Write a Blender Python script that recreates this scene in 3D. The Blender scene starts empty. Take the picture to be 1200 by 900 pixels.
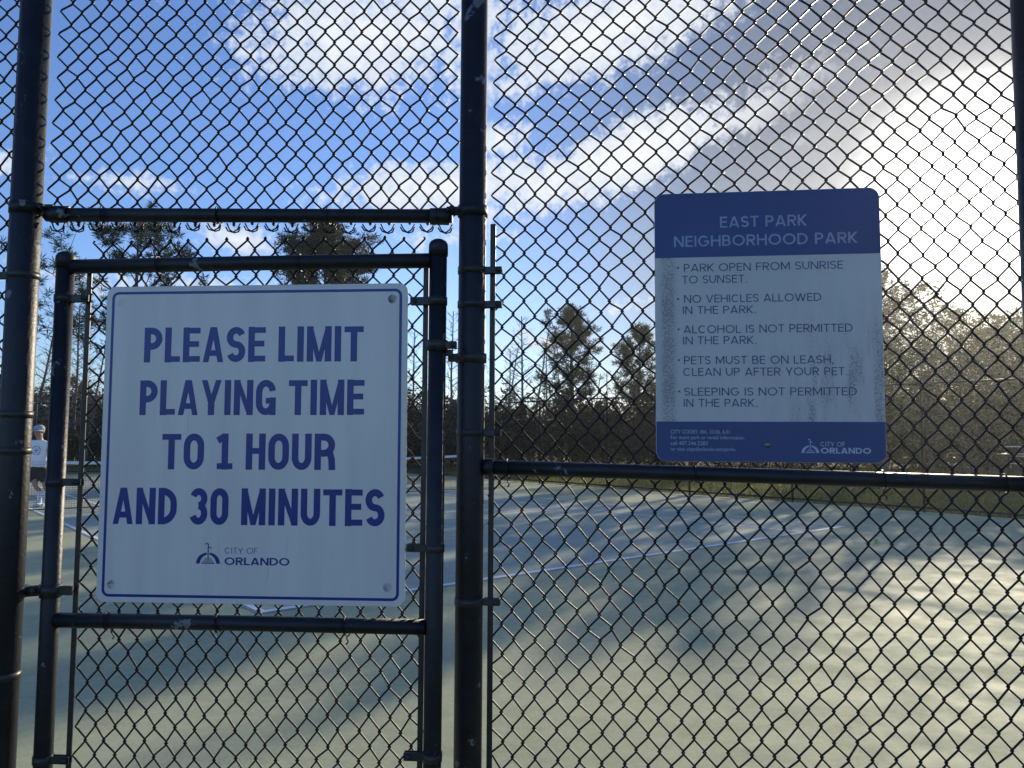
import bpy, math, random
import numpy as np
from mathutils import Vector, Matrix

rad = math.radians
scene = bpy.context.scene
COL = scene.collection

# ------------------------------------------------------------------ camera, sky, sun, exposure
EYE = 1.615
cam_d = bpy.data.cameras.new('camera')
cam_d.sensor_width = 36.0
cam_d.lens = 901.0 / 1200.0 * 36.0
cam_d.clip_start = 0.05
cam_d.clip_end = 3000.0
cam = bpy.data.objects.new('camera', cam_d)
COL.objects.link(cam)
cam.matrix_world = Matrix.Translation((0, 0, EYE)) @ Matrix.Rotation(rad(90 + 3.904), 4, 'X') @ Matrix.Rotation(0.0056, 4, 'Z')
scene.camera = cam

SUN_AZ, SUN_EL = 31.8, 15.3          # degrees; azimuth clockwise from +Y
SKY_STRENGTH = 0.135
SUN_STRENGTH = 5.0
scene.view_settings.view_transform = 'Standard'
scene.view_settings.look = 'None'
scene.view_settings.exposure = 0.22
scene.view_settings.gamma = 1.0
scene.view_settings.use_curve_mapping = False
try:
    scene.cycles.use_denoising = True
    scene.cycles.max_bounces = 6
    scene.cycles.transparent_max_bounces = 8
except Exception:
    pass

world = bpy.data.worlds.new('World')
scene.world = world
world.use_nodes = True
NT = world.node_tree
for n in list(NT.nodes):
    NT.nodes.remove(n)


class NG:
    """short-hand for wiring shader nodes"""
    def __init__(s, nt): s.nt = nt
    def new(s, t, **kw):
        n = s.nt.nodes.new(t)
        for k, v in kw.items(): setattr(n, k, v)
        return n
    def put(s, sock, v):
        if hasattr(v, 'is_linked') or hasattr(v, 'links'): s.nt.links.new(v, sock)
        else: sock.default_value = v
    def m(s, op, a, b=0.0, c=None, clamp=False):
        n = s.new('ShaderNodeMath', operation=op, use_clamp=clamp)
        s.put(n.inputs[0], a); s.put(n.inputs[1], b)
        if c is not None: s.put(n.inputs[2], c)
        return n.outputs[0]
    def mix(s, f, a, b, typ='MIX'):
        n = s.new('ShaderNodeMix', data_type='RGBA', blend_type=typ)
        s.put(n.inputs[0], f); s.put(n.inputs[6], a); s.put(n.inputs[7], b)
        return n.outputs[2]
    def ramp(s, v, lo, hi, a=0.0, b=1.0, smooth=True):
        n = s.new('ShaderNodeMapRange', interpolation_type='SMOOTHSTEP' if smooth else 'LINEAR')
        s.put(n.inputs[0], v); s.put(n.inputs[1], lo); s.put(n.inputs[2], hi); s.put(n.inputs[3], a); s.put(n.inputs[4], b)
        return n.outputs[0]
    def noise(s, vec, scale, detail=4.0, rough=0.55, dist=0.0):
        n = s.new('ShaderNodeTexNoise')
        s.put(n.inputs['Vector'], vec); n.inputs['Scale'].default_value = scale
        n.inputs['Detail'].default_value = detail; n.inputs['Roughness'].default_value = rough
        n.inputs['Distortion'].default_value = dist
        return n.outputs[0]


g = NG(NT)
sky = g.new('ShaderNodeTexSky', sky_type='NISHITA')
sky.sun_disc = False
sky.sun_elevation = rad(SUN_EL)
sky.sun_rotation = rad(SUN_AZ)
sky.air_density = 1.0
sky.dust_density = 0.35
sky.ozone_density = 2.2
tc = g.new('ShaderNodeTexCoord')
sep = g.new('ShaderNodeSeparateXYZ')
NT.links.new(tc.outputs['Generated'], sep.inputs[0])
dx, dy, dz = sep.outputs
AZ = g.m('MULTIPLY', g.m('ARCTAN2', dx, dy), 180 / math.pi)
EL = g.m('MULTIPLY', g.m('ARCSINE', dz), 180 / math.pi)
# flat cloud layer coordinates for the wispy grain
zc = g.m('MAXIMUM', dz, 0.04)
cmb = g.new('ShaderNodeCombineXYZ')
g.put(cmb.inputs[0], g.m('DIVIDE', dx, zc)); g.put(cmb.inputs[1], g.m('DIVIDE', dy, zc))
CL = cmb.outputs[0]
cmb2 = g.new('ShaderNodeCombineXYZ')
g.put(cmb2.inputs[0], AZ); g.put(cmb2.inputs[1], EL)
AE = cmb2.outputs[0]
warp1 = g.m('SUBTRACT', g.noise(AE, 0.16, 5.0, 0.6), 0.5)
warp2 = g.m('SUBTRACT', g.noise(AE, 0.75, 6.0, 0.65), 0.5)
puff = g.m('SUBTRACT', g.noise(AE, 0.62, 9.0, 0.68, 0.35), 0.5)
cell = g.m('SUBTRACT', g.noise(AE, 1.5, 6.0, 0.6, 0.2), 0.5)
# banks of cloud: azimuth, elevation, half length, half width, slope (deg), strength
BANKS = [
    (-11.0, 27.8, 13.5, 4.6, 8, 1.25), (6.5, 28.4, 14.0, 3.8, 14, 1.25), (-3.0, 33.5, 24.0, 5.0, 12, 1.2),
    (15.0, 31.5, 9.0, 1.6, 22, .9),
    (8.5, 20.2, 16.0, 2.9, 17, 1.3), (17.5, 22.3, 8.0, 1.7, 19, 1.1), (-4.5, 18.3, 14.0, 2.4, 7, 1.2), (-1.0, 21.5, 3.5, 1.8, 12, .9),
    (22.0, 20.5, 5.5, .9, 6, .55),
    (-27.0, 16.6, 6.0, 1.1, 3, .75), (-20.3, 13.5, 4.2, 1.6, -6, .95), (-34.0, 16.5, 4.0, 2.0, 8, .8),
    (-3.5, 14.6, 7.0, .9, 4, .7), (8.0, 9.6, 4.5, 1.1, 8, .7), (-24.0, 10.0, 12.0, 1.6, 0, .75),
    (3.0, 7.0, 14.0, 2.0, 0, .6), (60, 24, 16, 5, -10, .9), (-62, 28, 18, 5, 12, .9), 
]
dens = None
for (a0, e0, L, W, sl, st) in BANKS:
    c_, s_ = math.cos(rad(sl)), math.sin(rad(sl))
    da = g.m('SUBTRACT', AZ, a0); de = g.m('SUBTRACT', EL, e0)
    u = g.m('DIVIDE', g.m('ADD', g.m('MULTIPLY', da, c_), g.m('MULTIPLY', de, s_)), L)
    v = g.m('DIVIDE', g.m('SUBTRACT', g.m('MULTIPLY', de, c_), g.m('MULTIPLY', da, s_)), W)
    r = g.m('SQRT', g.m('ADD', g.m('MULTIPLY', u, u), g.m('MULTIPLY', v, v)))
    k = g.m('MULTIPLY', g.m('SUBTRACT', 1.15, r), st)
    dens = k if dens is None else g.m('MAXIMUM', dens, k)
d2 = g.m('ADD', dens, g.m('MULTIPLY', warp1, 1.5))
d2 = g.m('ADD', d2, g.m('MULTIPLY', warp2, 0.9))
d2 = g.m('ADD', d2, g.m('MULTIPLY', puff, 1.15))
d2 = g.m('ADD', d2, g.m('MULTIPLY', cell, 0.75))
alpha = g.ramp(d2, 0.28, 0.80)
thick = g.ramp(d2, 0.55, 1.5)
# angle from the sun
sv = Vector((math.sin(rad(SUN_AZ)) * math.cos(rad(SUN_EL)), math.cos(rad(SUN_AZ)) * math.cos(rad(SUN_EL)), math.sin(rad(SUN_EL))))
dot = g.m('ADD', g.m('ADD', g.m('MULTIPLY', dx, sv.x), g.m('MULTIPLY', dy, sv.y)), g.m('MULTIPLY', dz, sv.z))
ang = g.m('MULTIPLY', g.m('ARCCOSINE', g.m('MINIMUM', dot, 0.999999)), 180 / math.pi)
near_sun = g.m('EXPONENT', g.m('MULTIPLY', ang, -1 / 16.0))
skyc = g.mix(1.0, sky.outputs[0], (0.76, 0.90, 1.26, 1), 'MULTIPLY')
# sky colour dimmed and greyed by a tint round the sun
skyc = g.mix(1.0, skyc, g.mix(g.ramp(ang, 13.0, 38.0), (0.35, 0.31, 0.245, 1), (1, 1, 1, 1)), 'MULTIPLY')
cloud = g.mix(thick, (4.3, 4.9, 5.9, 1), (6.0, 6.3, 6.6, 1))
cloud = g.mix(g.m('MULTIPLY', near_sun, 0.75), cloud, (6.6, 6.2, 5.4, 1))
alpha = g.m('MULTIPLY', alpha, g.ramp(ang, 9.0, 19.0))
body = g.mix(g.m('MULTIPLY', alpha, 0.93), skyc, cloud)
core = g.m('MULTIPLY', g.m('EXPONENT', g.m('MULTIPLY', g.m('POWER', g.m('DIVIDE', ang, 5.0), 3.0), -1.0)), 60.0)
halo = g.m('ADD', g.m('MULTIPLY', g.m('EXPONENT', g.m('MULTIPLY', ang, -1 / 3.2)), 3.0), g.m('MULTIPLY', g.m('EXPONENT', g.m('MULTIPLY', ang, -1 / 12.0)), .2))
glow = g.mix(1.0, (1.0, 0.96, 0.86, 1), (1, 1, 1, 1), 'MULTIPLY')
sc = g.new('ShaderNodeVectorMath', operation='SCALE')
sc.inputs[0].default_value = (1.0, 0.95, 0.84)
g.put(sc.inputs['Scale'], g.m('ADD', core, halo))
tot = g.mix(1.0, body, sc.outputs[0], 'ADD')
bg = g.new('ShaderNodeBackground')
NT.links.new(tot, bg.inputs[0]); bg.inputs[1].default_value = SKY_STRENGTH
wo = g.new('ShaderNodeOutputWorld')
NT.links.new(bg.outputs[0], wo.inputs[0])

sun_d = bpy.data.lights.new('sun', 'SUN')
sun_d.energy = SUN_STRENGTH
sun_d.angle = rad(0.55)
sun_d.color = (1.0, 0.87, 0.65)
sun = bpy.data.objects.new('sun', sun_d)
COL.objects.link(sun)
sun.rotation_euler = (-sv).to_track_quat('-Z', 'Y').to_euler()
sun.location = (20, 30, 25)

# ------------------------------------------------------------------ helpers
def tag(o, label=None, cat=None, group=None, kind=None):
    if label: o['label'] = label
    if cat: o['category'] = cat
    if group: o['group'] = group
    if kind: o['kind'] = kind
    return o


def thing(name, label, cat, loc=(0, 0, 0), rotz=0.0, group=None):
    o = bpy.data.objects.new(name, None)
    o.empty_display_size = 0.1
    COL.objects.link(o)
    o.location = loc
    o.rotation_euler = (0, 0, rotz)
    return tag(o, label, cat, group)


class MB:
    """collects geometry, then links it as ONE mesh object"""
    def __init__(s): s.v = []; s.f = []; s.sm = []; s.n = 0
    def add(s, verts, faces, smooth=False):
        verts = np.asarray(verts, float).reshape(-1, 3)
        s.v.append(verts)
        for f in faces: s.f.append(tuple(int(i) + s.n for i in f)); s.sm.append(smooth)
        s.n += len(verts)
        return s
    def box(s, cx, cy, cz, sx, sy, sz, M=None, bev=0.0):
        hx, hy, hz = sx / 2, sy / 2, sz / 2
        if bev <= 0:
            V = np.array([(x, y, z) for x in (-hx, hx) for y in (-hy, hy) for z in (-hz, hz)])
            F = [(0, 1, 3, 2), (4, 6, 7, 5), (0, 4, 5, 1), (2, 3, 7, 6), (0, 2, 6, 4), (1, 5, 7, 3)]
        else:
            b = min(bev, hx * .9, hy * .9, hz * .9)
            ring = lambda z, i: [(-hx + i + (0), -hy + b, z), (-hx + b, -hy + i, z), (hx - b, -hy + i, z), (hx - i, -hy + b, z), (hx - i, hy - b, z), (hx - b, hy - i, z), (-hx + b, hy - i, z), (-hx + i, hy - b, z)]
            R = [ring(-hz, b), ring(-hz + b, 0), ring(hz - b, 0), ring(hz, b)]
            V = np.array([p for r_ in R for p in r_])
            F = [tuple(range(7, -1, -1)), tuple(range(24, 32))]
            for k in range(3):
                for i in range(8):
                    j = (i + 1) % 8
                    F.append((k * 8 + i, k * 8 + j, k * 8 + 8 + j, k * 8 + 8 + i))
        if M is not None: V = np.array([M @ Vector(p) for p in V])
        return s.add(V + np.array((cx, cy, cz)), F)
    def tube(s, pts, r, n=8, cap=True, smooth=True):
        P = np.asarray(pts, float)
        if P.ndim != 2 or len(P) < 2: return s
        R = np.full(len(P), r) if np.isscalar(r) else np.asarray(r, float)
        T = np.gradient(P, axis=0); T /= np.linalg.norm(T, axis=1)[:, None] + 1e-12
        ref = np.array((0, 0, 1.0)) if abs(T[0][2]) < .9 else np.array((1.0, 0, 0))
        N = np.cross(T[0], ref); N /= np.linalg.norm(N)
        a = np.arange(n) * 2 * math.pi / n
        V = []
        for i in range(len(P)):
            N = N - T[i] * np.dot(N, T[i]); N /= np.linalg.norm(N) + 1e-12
            B = np.cross(T[i], N)
            V.append(P[i] + R[i] * (np.cos(a)[:, None] * N + np.sin(a)[:, None] * B))
        V = np.concatenate(V)
        F = []
        for i in range(len(P) - 1):
            for k in range(n):
                k2 = (k + 1) % n
                F.append((i * n + k, i * n + k2, (i + 1) * n + k2, (i + 1) * n + k))
        s.add(V, F, smooth)
        if cap:
            b = s.n - len(V)
            s.f.append(tuple(b + k for k in range(n - 1, -1, -1))); s.sm.append(False)
            e = b + (len(P) - 1) * n
            s.f.append(tuple(e + k for k in range(n))); s.sm.append(False)
        return s
    def lathe(s, prof, n=20, c=(0, 0, 0), axis='Z', smooth=True):
        a = np.arange(n) * 2 * math.pi / n
        V = []
        for (r, h) in prof:
            ring = np.stack([r * np.cos(a), r * np.sin(a), np.full(n, h)], 1)
            if axis == 'Y': ring = ring[:, [0, 2, 1]] * np.array((1, 1, -1))
            if axis == 'X': ring = ring[:, [2, 1, 0]] * np.array((1, 1, -1))
            V.append(ring)
        V = np.concatenate(V) + np.array(c)
        F = []
        for i in range(len(prof) - 1):
            for k in range(n):
                k2 = (k + 1) % n
                F.append((i * n + k, i * n + k2, (i + 1) * n + k2, (i + 1) * n + k))
        F.append(tuple(range(n - 1, -1, -1))); F.append(tuple((len(prof) - 1) * n + k for k in range(n)))
        return s.add(V, F, smooth)
    def build(s, name, mat, parent=None, loc=None, rotz=None):
        me = bpy.data.meshes.new(name)
        V = np.concatenate(s.v) if s.v else np.zeros((0, 3))
        me.from_pydata(V.tolist(), [], s.f)
        me.polygons.foreach_set('use_smooth', s.sm)
        me.materials.append(mat)
        me.update()
        return link(name, me, parent, loc, rotz)


def link(name, me, parent=None, loc=None, rotz=None):
    o = bpy.data.objects.new(name, me)
    COL.objects.link(o)
    if parent is not None: o.parent = parent
    if loc is not None: o.location = loc
    if rotz is not None: o.rotation_euler = (0, 0, rotz)
    return o


def big_mesh(name, V, Q, mat, smooth=False):
    """fast mesh from an (n,3) array and an (m,k) index array"""
    me = bpy.data.meshes.new(name)
    V = np.ascontiguousarray(V, dtype=np.float32); Q = np.ascontiguousarray(Q, dtype=np.int32)
    k = Q.shape[1]
    me.vertices.add(len(V)); me.vertices.foreach_set('co', V.ravel())
    me.loops.add(Q.size); me.loops.foreach_set('vertex_index', Q.ravel())
    me.polygons.add(len(Q))
    me.polygons.foreach_set('loop_start', np.arange(0, Q.size, k, dtype=np.int32))
    me.polygons.foreach_set('use_smooth', np.full(len(Q), smooth))
    me.materials.append(mat)
    me.update(calc_edges=True); me.validate()
    return me


def copy_tree(o, parent=None):
    c = o.copy(); COL.objects.link(c)
    if parent is not None: c.parent = parent
    for ch in list(o.children): copy_tree(ch, c)
    return c

# ------------------------------------------------------------------ materials
def material(name, base, rough=0.6, metal=0.0, spec=0.5, var=0.0, vscale=4.0, bump=0.0, bscale=40.0, other=None, oscale=8.0, olo=0.6, ohi=0.7, odetail=5.0, stretch=None):
    m = bpy.data.materials.new(name); m.use_nodes = True
    nt = m.node_tree; q = NG(nt)
    b = nt.nodes['Principled BSDF']
    b.inputs['Roughness'].default_value = rough
    b.inputs['Metallic'].default_value = metal
    b.inputs['Specular IOR Level'].default_value = spec
    t = q.new('ShaderNodeTexCoord')
    vec = t.outputs['Object']
    if stretch:
        mp = q.new('ShaderNodeMapping'); nt.links.new(vec, mp.inputs[0]); mp.inputs['Scale'].default_value = stretch
        vec = mp.outputs[0]
    col = tuple(base) + (1,)
    cur = col
    if var > 0:
        n = q.noise(vec, vscale, 5.0)
        cur = q.mix(q.ramp(n, 0.3, 0.7), tuple(c * (1 - var) for c in base) + (1,), tuple(min(1, c * (1 + var)) for c in base) + (1,))
    if other is not None:
        n = q.noise(vec, oscale, odetail, 0.62)
        cur = q.mix(q.ramp(n, olo, ohi), cur, tuple(other) + (1,))
    q.put(b.inputs['Base Color'], cur)
    if bump > 0:
        bn = q.new('ShaderNodeBump'); bn.inputs['Strength'].default_value = bump; bn.inputs['Distance'].default_value = 0.01
        q.put(bn.inputs['Height'], q.noise(vec, bscale, 4.0)); nt.links.new(bn.outputs[0], b.inputs['Normal'])
    return m


def leaf_material(name, base, trans=0.35, var=0.35, vscale=0.8):
    m = bpy.data.materials.new(name); m.use_nodes = True
    nt = m.node_tree; q = NG(nt)
    b = nt.nodes['Principled BSDF']; out = nt.nodes['Material Output']
    b.inputs['Roughness'].default_value = 0.55; b.inputs['Specular IOR Level'].default_value = 0.3
    t = q.new('ShaderNodeTexCoord')
    n = q.noise(t.outputs['Object'], vscale, 6.0, 0.7)
    c = q.mix(q.ramp(n, 0.3, 0.7), tuple(x * (1 - var) for x in base) + (1,), tuple(x * (1 + var) for x in (base[0] * 1.25, base[1] * 1.05, base[2] * .8)) + (1,))
    q.put(b.inputs['Base Color'], c)
    tr = q.new('ShaderNodeBsdfTranslucent'); q.put(tr.inputs[0], c)
    mx = q.new('ShaderNodeMixShader'); mx.inputs[0].default_value = trans
    nt.links.new(b.outputs[0], mx.inputs[1]); nt.links.new(tr.outputs[0], mx.inputs[2]); nt.links.new(mx.outputs[0], out.inputs[0])
    return m


M = {}
M['black'] = material('black_paint', (0.008, 0.010, 0.016), 0.47, 0, 0.42, var=.35, vscale=20, bump=.15, bscale=120, other=(.16, .17, .18), oscale=15, olo=.635, ohi=.66, odetail=8)
M['wire'] = material('black_vinyl_wire', (0.006, 0.008, 0.012), 0.40, 0, 0.26, var=.3, vscale=60)
M['bar'] = material('worn_bar_paint', (0.022, 0.024, 0.024), 0.42, 0, 0.5, var=.4, vscale=25, other=(.12, .12, .12), oscale=26, olo=.66, ohi=.72)
M['galv'] = material('galvanised_steel', (0.24, 0.25, 0.26), 0.42, 0.9, 0.5, var=.2, vscale=60)
M['sign_white'] = material('sign_white', (0.70, 0.68, 0.65), 0.28, 0, 0.5, var=.05, vscale=2.2, stretch=(7, 1, .8), other=(.55, .57, .58), oscale=5, olo=.62, ohi=.8)
M['sign_blue'] = material('sign_blue', (0.008, 0.030, 0.23), 0.30, 0, 0.5, var=.08, vscale=6)
M['notice_white'] = material('notice_white', (0.60, 0.59, 0.58), 0.5, 0, 0.4, var=.06, vscale=3)
M['notice_blue'] = material('notice_blue', (0.036, 0.068, 0.205), 0.42, 0, 0.45, var=.10, vscale=4)
M['faded_letter'] = material('faded_lettering', (0.27, 0.34, 0.48), 0.45, var=.12, vscale=20)
M['notice_letter'] = material('notice_lettering', (0.060, 0.085, 0.20), 0.5, var=.2, vscale=25)
M['pale_letter'] = material('pale_lettering', (0.42, 0.50, 0.64), 0.5)
M['bark'] = material('pine_bark', (0.10, 0.075, 0.055), 0.9, 0, .2, var=.45, vscale=5, bump=.8, bscale=14)
M['grey_bark'] = material('grey_bark', (0.16, 0.14, 0.12), 0.9, 0, .2, var=.4, vscale=6)
M['needle'] = leaf_material('pine_needles', (0.035, 0.060, 0.026), .30)
M['feather'] = leaf_material('feathery_leaves', (0.034, 0.066, 0.026), .36)
M['shrub'] = leaf_material('shrub_leaves', (0.050, 0.058, 0.030), .35)
M['grass'] = leaf_material('grass_blades', (0.150, 0.175, 0.040), .5, .35, 1.6)
M['line'] = material('white_court_paint', (0.80, 0.82, 0.82), 0.7, var=.06, vscale=3)
M['net'] = material('net_cord', (0.02, 0.022, 0.022), 0.8)
M['tape'] = material('white_net_tape', (0.74, 0.75, 0.77), 0.7, var=.05, vscale=3)
M['ball'] = material('felt_green', (0.30, 0.62, 0.10), 0.95, 0, .1, var=.15, vscale=60, bump=.6, bscale=220)
M['skin'] = material('skin', (0.42, 0.24, 0.17), 0.5, var=.1, vscale=9)
M['shirt'] = material('white_cotton', (0.80, 0.81, 0.86), 0.9, var=.05, vscale=8, bump=.2, bscale=30)
M['shorts'] = material('black_cloth', (0.018, 0.019, 0.024), 0.85, var=.3, vscale=10)
M['cap'] = material('pale_grey_cap', (0.36, 0.39, 0.44), 0.85, var=.1, vscale=20)
M['print'] = material('shirt_print', (0.10, 0.13, 0.28), 0.85)
M['print_red'] = material('shirt_print_red', (0.45, 0.10, 0.09), 0.85)
M['hair'] = material('grey_hair', (0.20, 0.19, 0.18), 0.8)
M['alu'] = material('bleacher_aluminium', (0.62, 0.63, 0.64), 0.32, 0.85, .5, var=.08, vscale=5)

# ground: turf with dry patches
def ground_mat():
    m = bpy.data.materials.new('turf'); m.use_nodes = True
    nt = m.node_tree; q = NG(nt); b = nt.nodes['Principled BSDF']
    b.inputs['Roughness'].default_value = .95; b.inputs['Specular IOR Level'].default_value = .1
    t = q.new('ShaderNodeTexCoord').outputs['Object']
    c = q.mix(q.ramp(q.noise(t, .35, 6, .6), .35, .65), (.085, .115, .028, 1), (.185, .175, .060, 1))
    c = q.mix(q.ramp(q.noise(t, 3.0, 6, .7), .4, .7), c, (.14, .155, .045, 1))
    q.put(b.inputs['Base Color'], c)
    bn = q.new('ShaderNodeBump'); bn.inputs['Strength'].default_value = .8; bn.inputs['Distance'].default_value = .05
    q.put(bn.inputs['Height'], q.noise(t, 14.0, 5, .7)); nt.links.new(bn.outputs[0], b.inputs['Normal'])
    return m


def court_mat(name, base, worn):
    m = bpy.data.materials.new(name); m.use_nodes = True
    nt = m.node_tree; q = NG(nt); b = nt.nodes['Principled BSDF']
    t = q.new('ShaderNodeTexCoord').outputs['Object']
    a = q.noise(t, .28, 6, .6); f = q.noise(t, 60.0, 3, .6); mid = q.noise(t, 2.3, 6, .65)
    c = q.mix(q.ramp(a, .35, .68), tuple(base) + (1,), tuple(worn) + (1,))
    c = q.mix(q.m('MULTIPLY', q.ramp(mid, .40, .72), .42), c, tuple(x * .72 for x in base) + (1,))
    c = q.mix(q.m('MULTIPLY', q.ramp(f, .40, .70), .38), c, tuple(min(1, x * 1.5) for x in base) + (1,))
    g2 = q.noise(t, 11.0, 6, .7)
    c = q.mix(q.m('MULTIPLY', q.ramp(g2, .38, .68), .32), c, tuple(min(1, x * 1.3) for x in worn) + (1,))
    # dark scuffs and leaf stains
    sp = q.noise(t, 9.0, 8, .75)
    c = q.mix(q.m('MULTIPLY', q.ramp(sp, .68, .74), .5), c, (.05, .05, .04, 1))
    q.put(b.inputs['Base Color'], c)
    q.put(b.inputs['Roughness'], q.ramp(mid, .3, .7, .72, .9))
    b.inputs['Specular IOR Level'].default_value = .2
    bn = q.new('ShaderNodeBump'); bn.inputs['Strength'].default_value = .25; bn.inputs['Distance'].default_value = .004
    q.put(bn.inputs['Height'], f); nt.links.new(bn.outputs[0], b.inputs['Normal'])
    return m


M['turf'] = ground_mat()
M['court_green'] = court_mat('court_green', (.325, .355, .225), (.420, .425, .265))
M['court_blue'] = court_mat('court_blue_grey', (.330, .375, .295), (.380, .405, .315))

# dirt-speckled board of the park notice
def notice_mat():
    m = M['notice_white']; nt = m.node_tree; q = NG(nt); b = nt.nodes['Principled BSDF']
    src = b.inputs['Base Color'].links[0].from_socket
    t = q.new('ShaderNodeTexCoord').outputs['Object']
    s_ = q.new('ShaderNodeSeparateXYZ'); nt.links.new(t, s_.inputs[0])
    fine = q.noise(t, 210.0, 6, .75)
    mp = q.new('ShaderNodeMapping'); nt.links.new(t, mp.inputs[0]); mp.inputs['Scale'].default_value = (34, 1, 5.5)
    streak = q.noise(mp.outputs[0], 1.0, 5, .6); patch = q.noise(t, 7.0, 6, .65)
    lefty = q.ramp(q.m('ABSOLUTE', q.m('ADD', s_.outputs[0], .228)), .006, .030, 1.0, 0)
    right = q.m('MULTIPLY', q.ramp(s_.outputs[0], -.10, .18, .25, 1), q.ramp(s_.outputs[2], .47, .18, .12, 1))
    grime = q.m('MULTIPLY', right, q.ramp(streak, .28, .74))
    amt = q.m('MAXIMUM', q.m('MULTIPLY', lefty, q.ramp(patch, .30, .60, .25, 1)), grime)
    film = q.m('MULTIPLY', amt, .34)
    mask = q.m('MAXIMUM', film, q.m('MULTIPLY', q.ramp(q.m('ADD', fine, q.m('MULTIPLY', amt, .17)), .56, .68), q.m('MINIMUM', q.m('MULTIPLY', amt, 1.4), 1.0)))
    q.put(b.inputs['Base Color'], q.mix(q.m('MULTIPLY', mask, .62), src, (.12, .12, .105, 1)))


notice_mat()

# ------------------------------------------------------------------ court frame (u along baseline, v along sideline)
CA = rad(40.25)
CC = np.array((-2.264, 7.096))
CN = np.array((math.cos(CA), math.sin(CA))); CS = np.array((-math.sin(CA), math.cos(CA)))
def court(u, v, z=0.0):
    p = CC + CN * u + CS * v
    return (float(p[0]), float(p[1]), z)


def sheet(name, uv, z, mat, thick=0.0):
    mb = MB()
    P = [court(u, v, z) for u, v in uv]; n = len(P)
    if thick > 0:
        P2 = [(x, y, z - thick) for x, y, z in P]
        F = [tuple(range(n))] + [(i, i + n, (i + 1) % n + n, (i + 1) % n) for i in range(n)]
        mb.add(P + P2, F)
    else:
        mb.add(P, [tuple(range(n))])
    return mb.build(name, mat)


mb = MB(); mb.add([(-700, -700, -.05), (700, -700, -.05), (700, 900, -.05), (-700, 900, -.05)], [(0, 1, 2, 3)])
tag(mb.build('ground', M['turf']), kind='structure')
U_FENCE, V_FAR = 15.1, 28.6
slab = [court(u, v)[:2] for u, v in ((-7, -12), (U_FENCE + .12, -12), (U_FENCE + .12, V_FAR + .12), (-7, V_FAR + .12))]
cut = []
for i in range(4):                                                      # the slab stops under the near fence
    p, q = slab[i], slab[(i + 1) % 4]
    if p[1] >= 1.5: cut.append(p)
    if (p[1] >= 1.5) != (q[1] >= 1.5):
        k = (1.5 - p[1]) / (q[1] - p[1]); cut.append((p[0] + (q[0] - p[0]) * k, 1.5))
mb = MB(); n = len(cut)
mb.add([(x, y, 0) for x, y in cut] + [(x, y, -.08) for x, y in cut], [tuple(range(n))] + [(i, i + n, (i + 1) % n + n, (i + 1) % n) for i in range(n)])
tag(mb.build('tennis_court_surface', M['court_green']), kind='structure')
tag(sheet('tennis_court_playing_area', [(-.03, -.03), (11.0, -.03), (11.0, 23.8), (-.03, 23.8)], .004, M['court_blue']), kind='structure')
mb = MB()
def ln(u0, v0, u1, v1):
    mb.add([court(u0, v0, .008), court(u1, v0, .008), court(u1, v1, .008), court(u0, v1, .008)], [(0, 1, 2, 3)])
ln(0, 0, 10.99, .09); ln(0, 23.69, 10.99, 23.78)                       # baselines
for u in (0, 1.37, 9.55, 10.92): ln(u, .0902, u + .07, 23.6898)         # sidelines
ln(1.4402, 5.49, 9.5498, 5.56); ln(1.4402, 18.24, 9.5498, 18.31)        # service lines
ln(5.46, 5.5602, 5.53, 18.2398)                                        # centre line
tag(mb.build('tennis_court_line_markings', M['line']), kind='structure')

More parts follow.
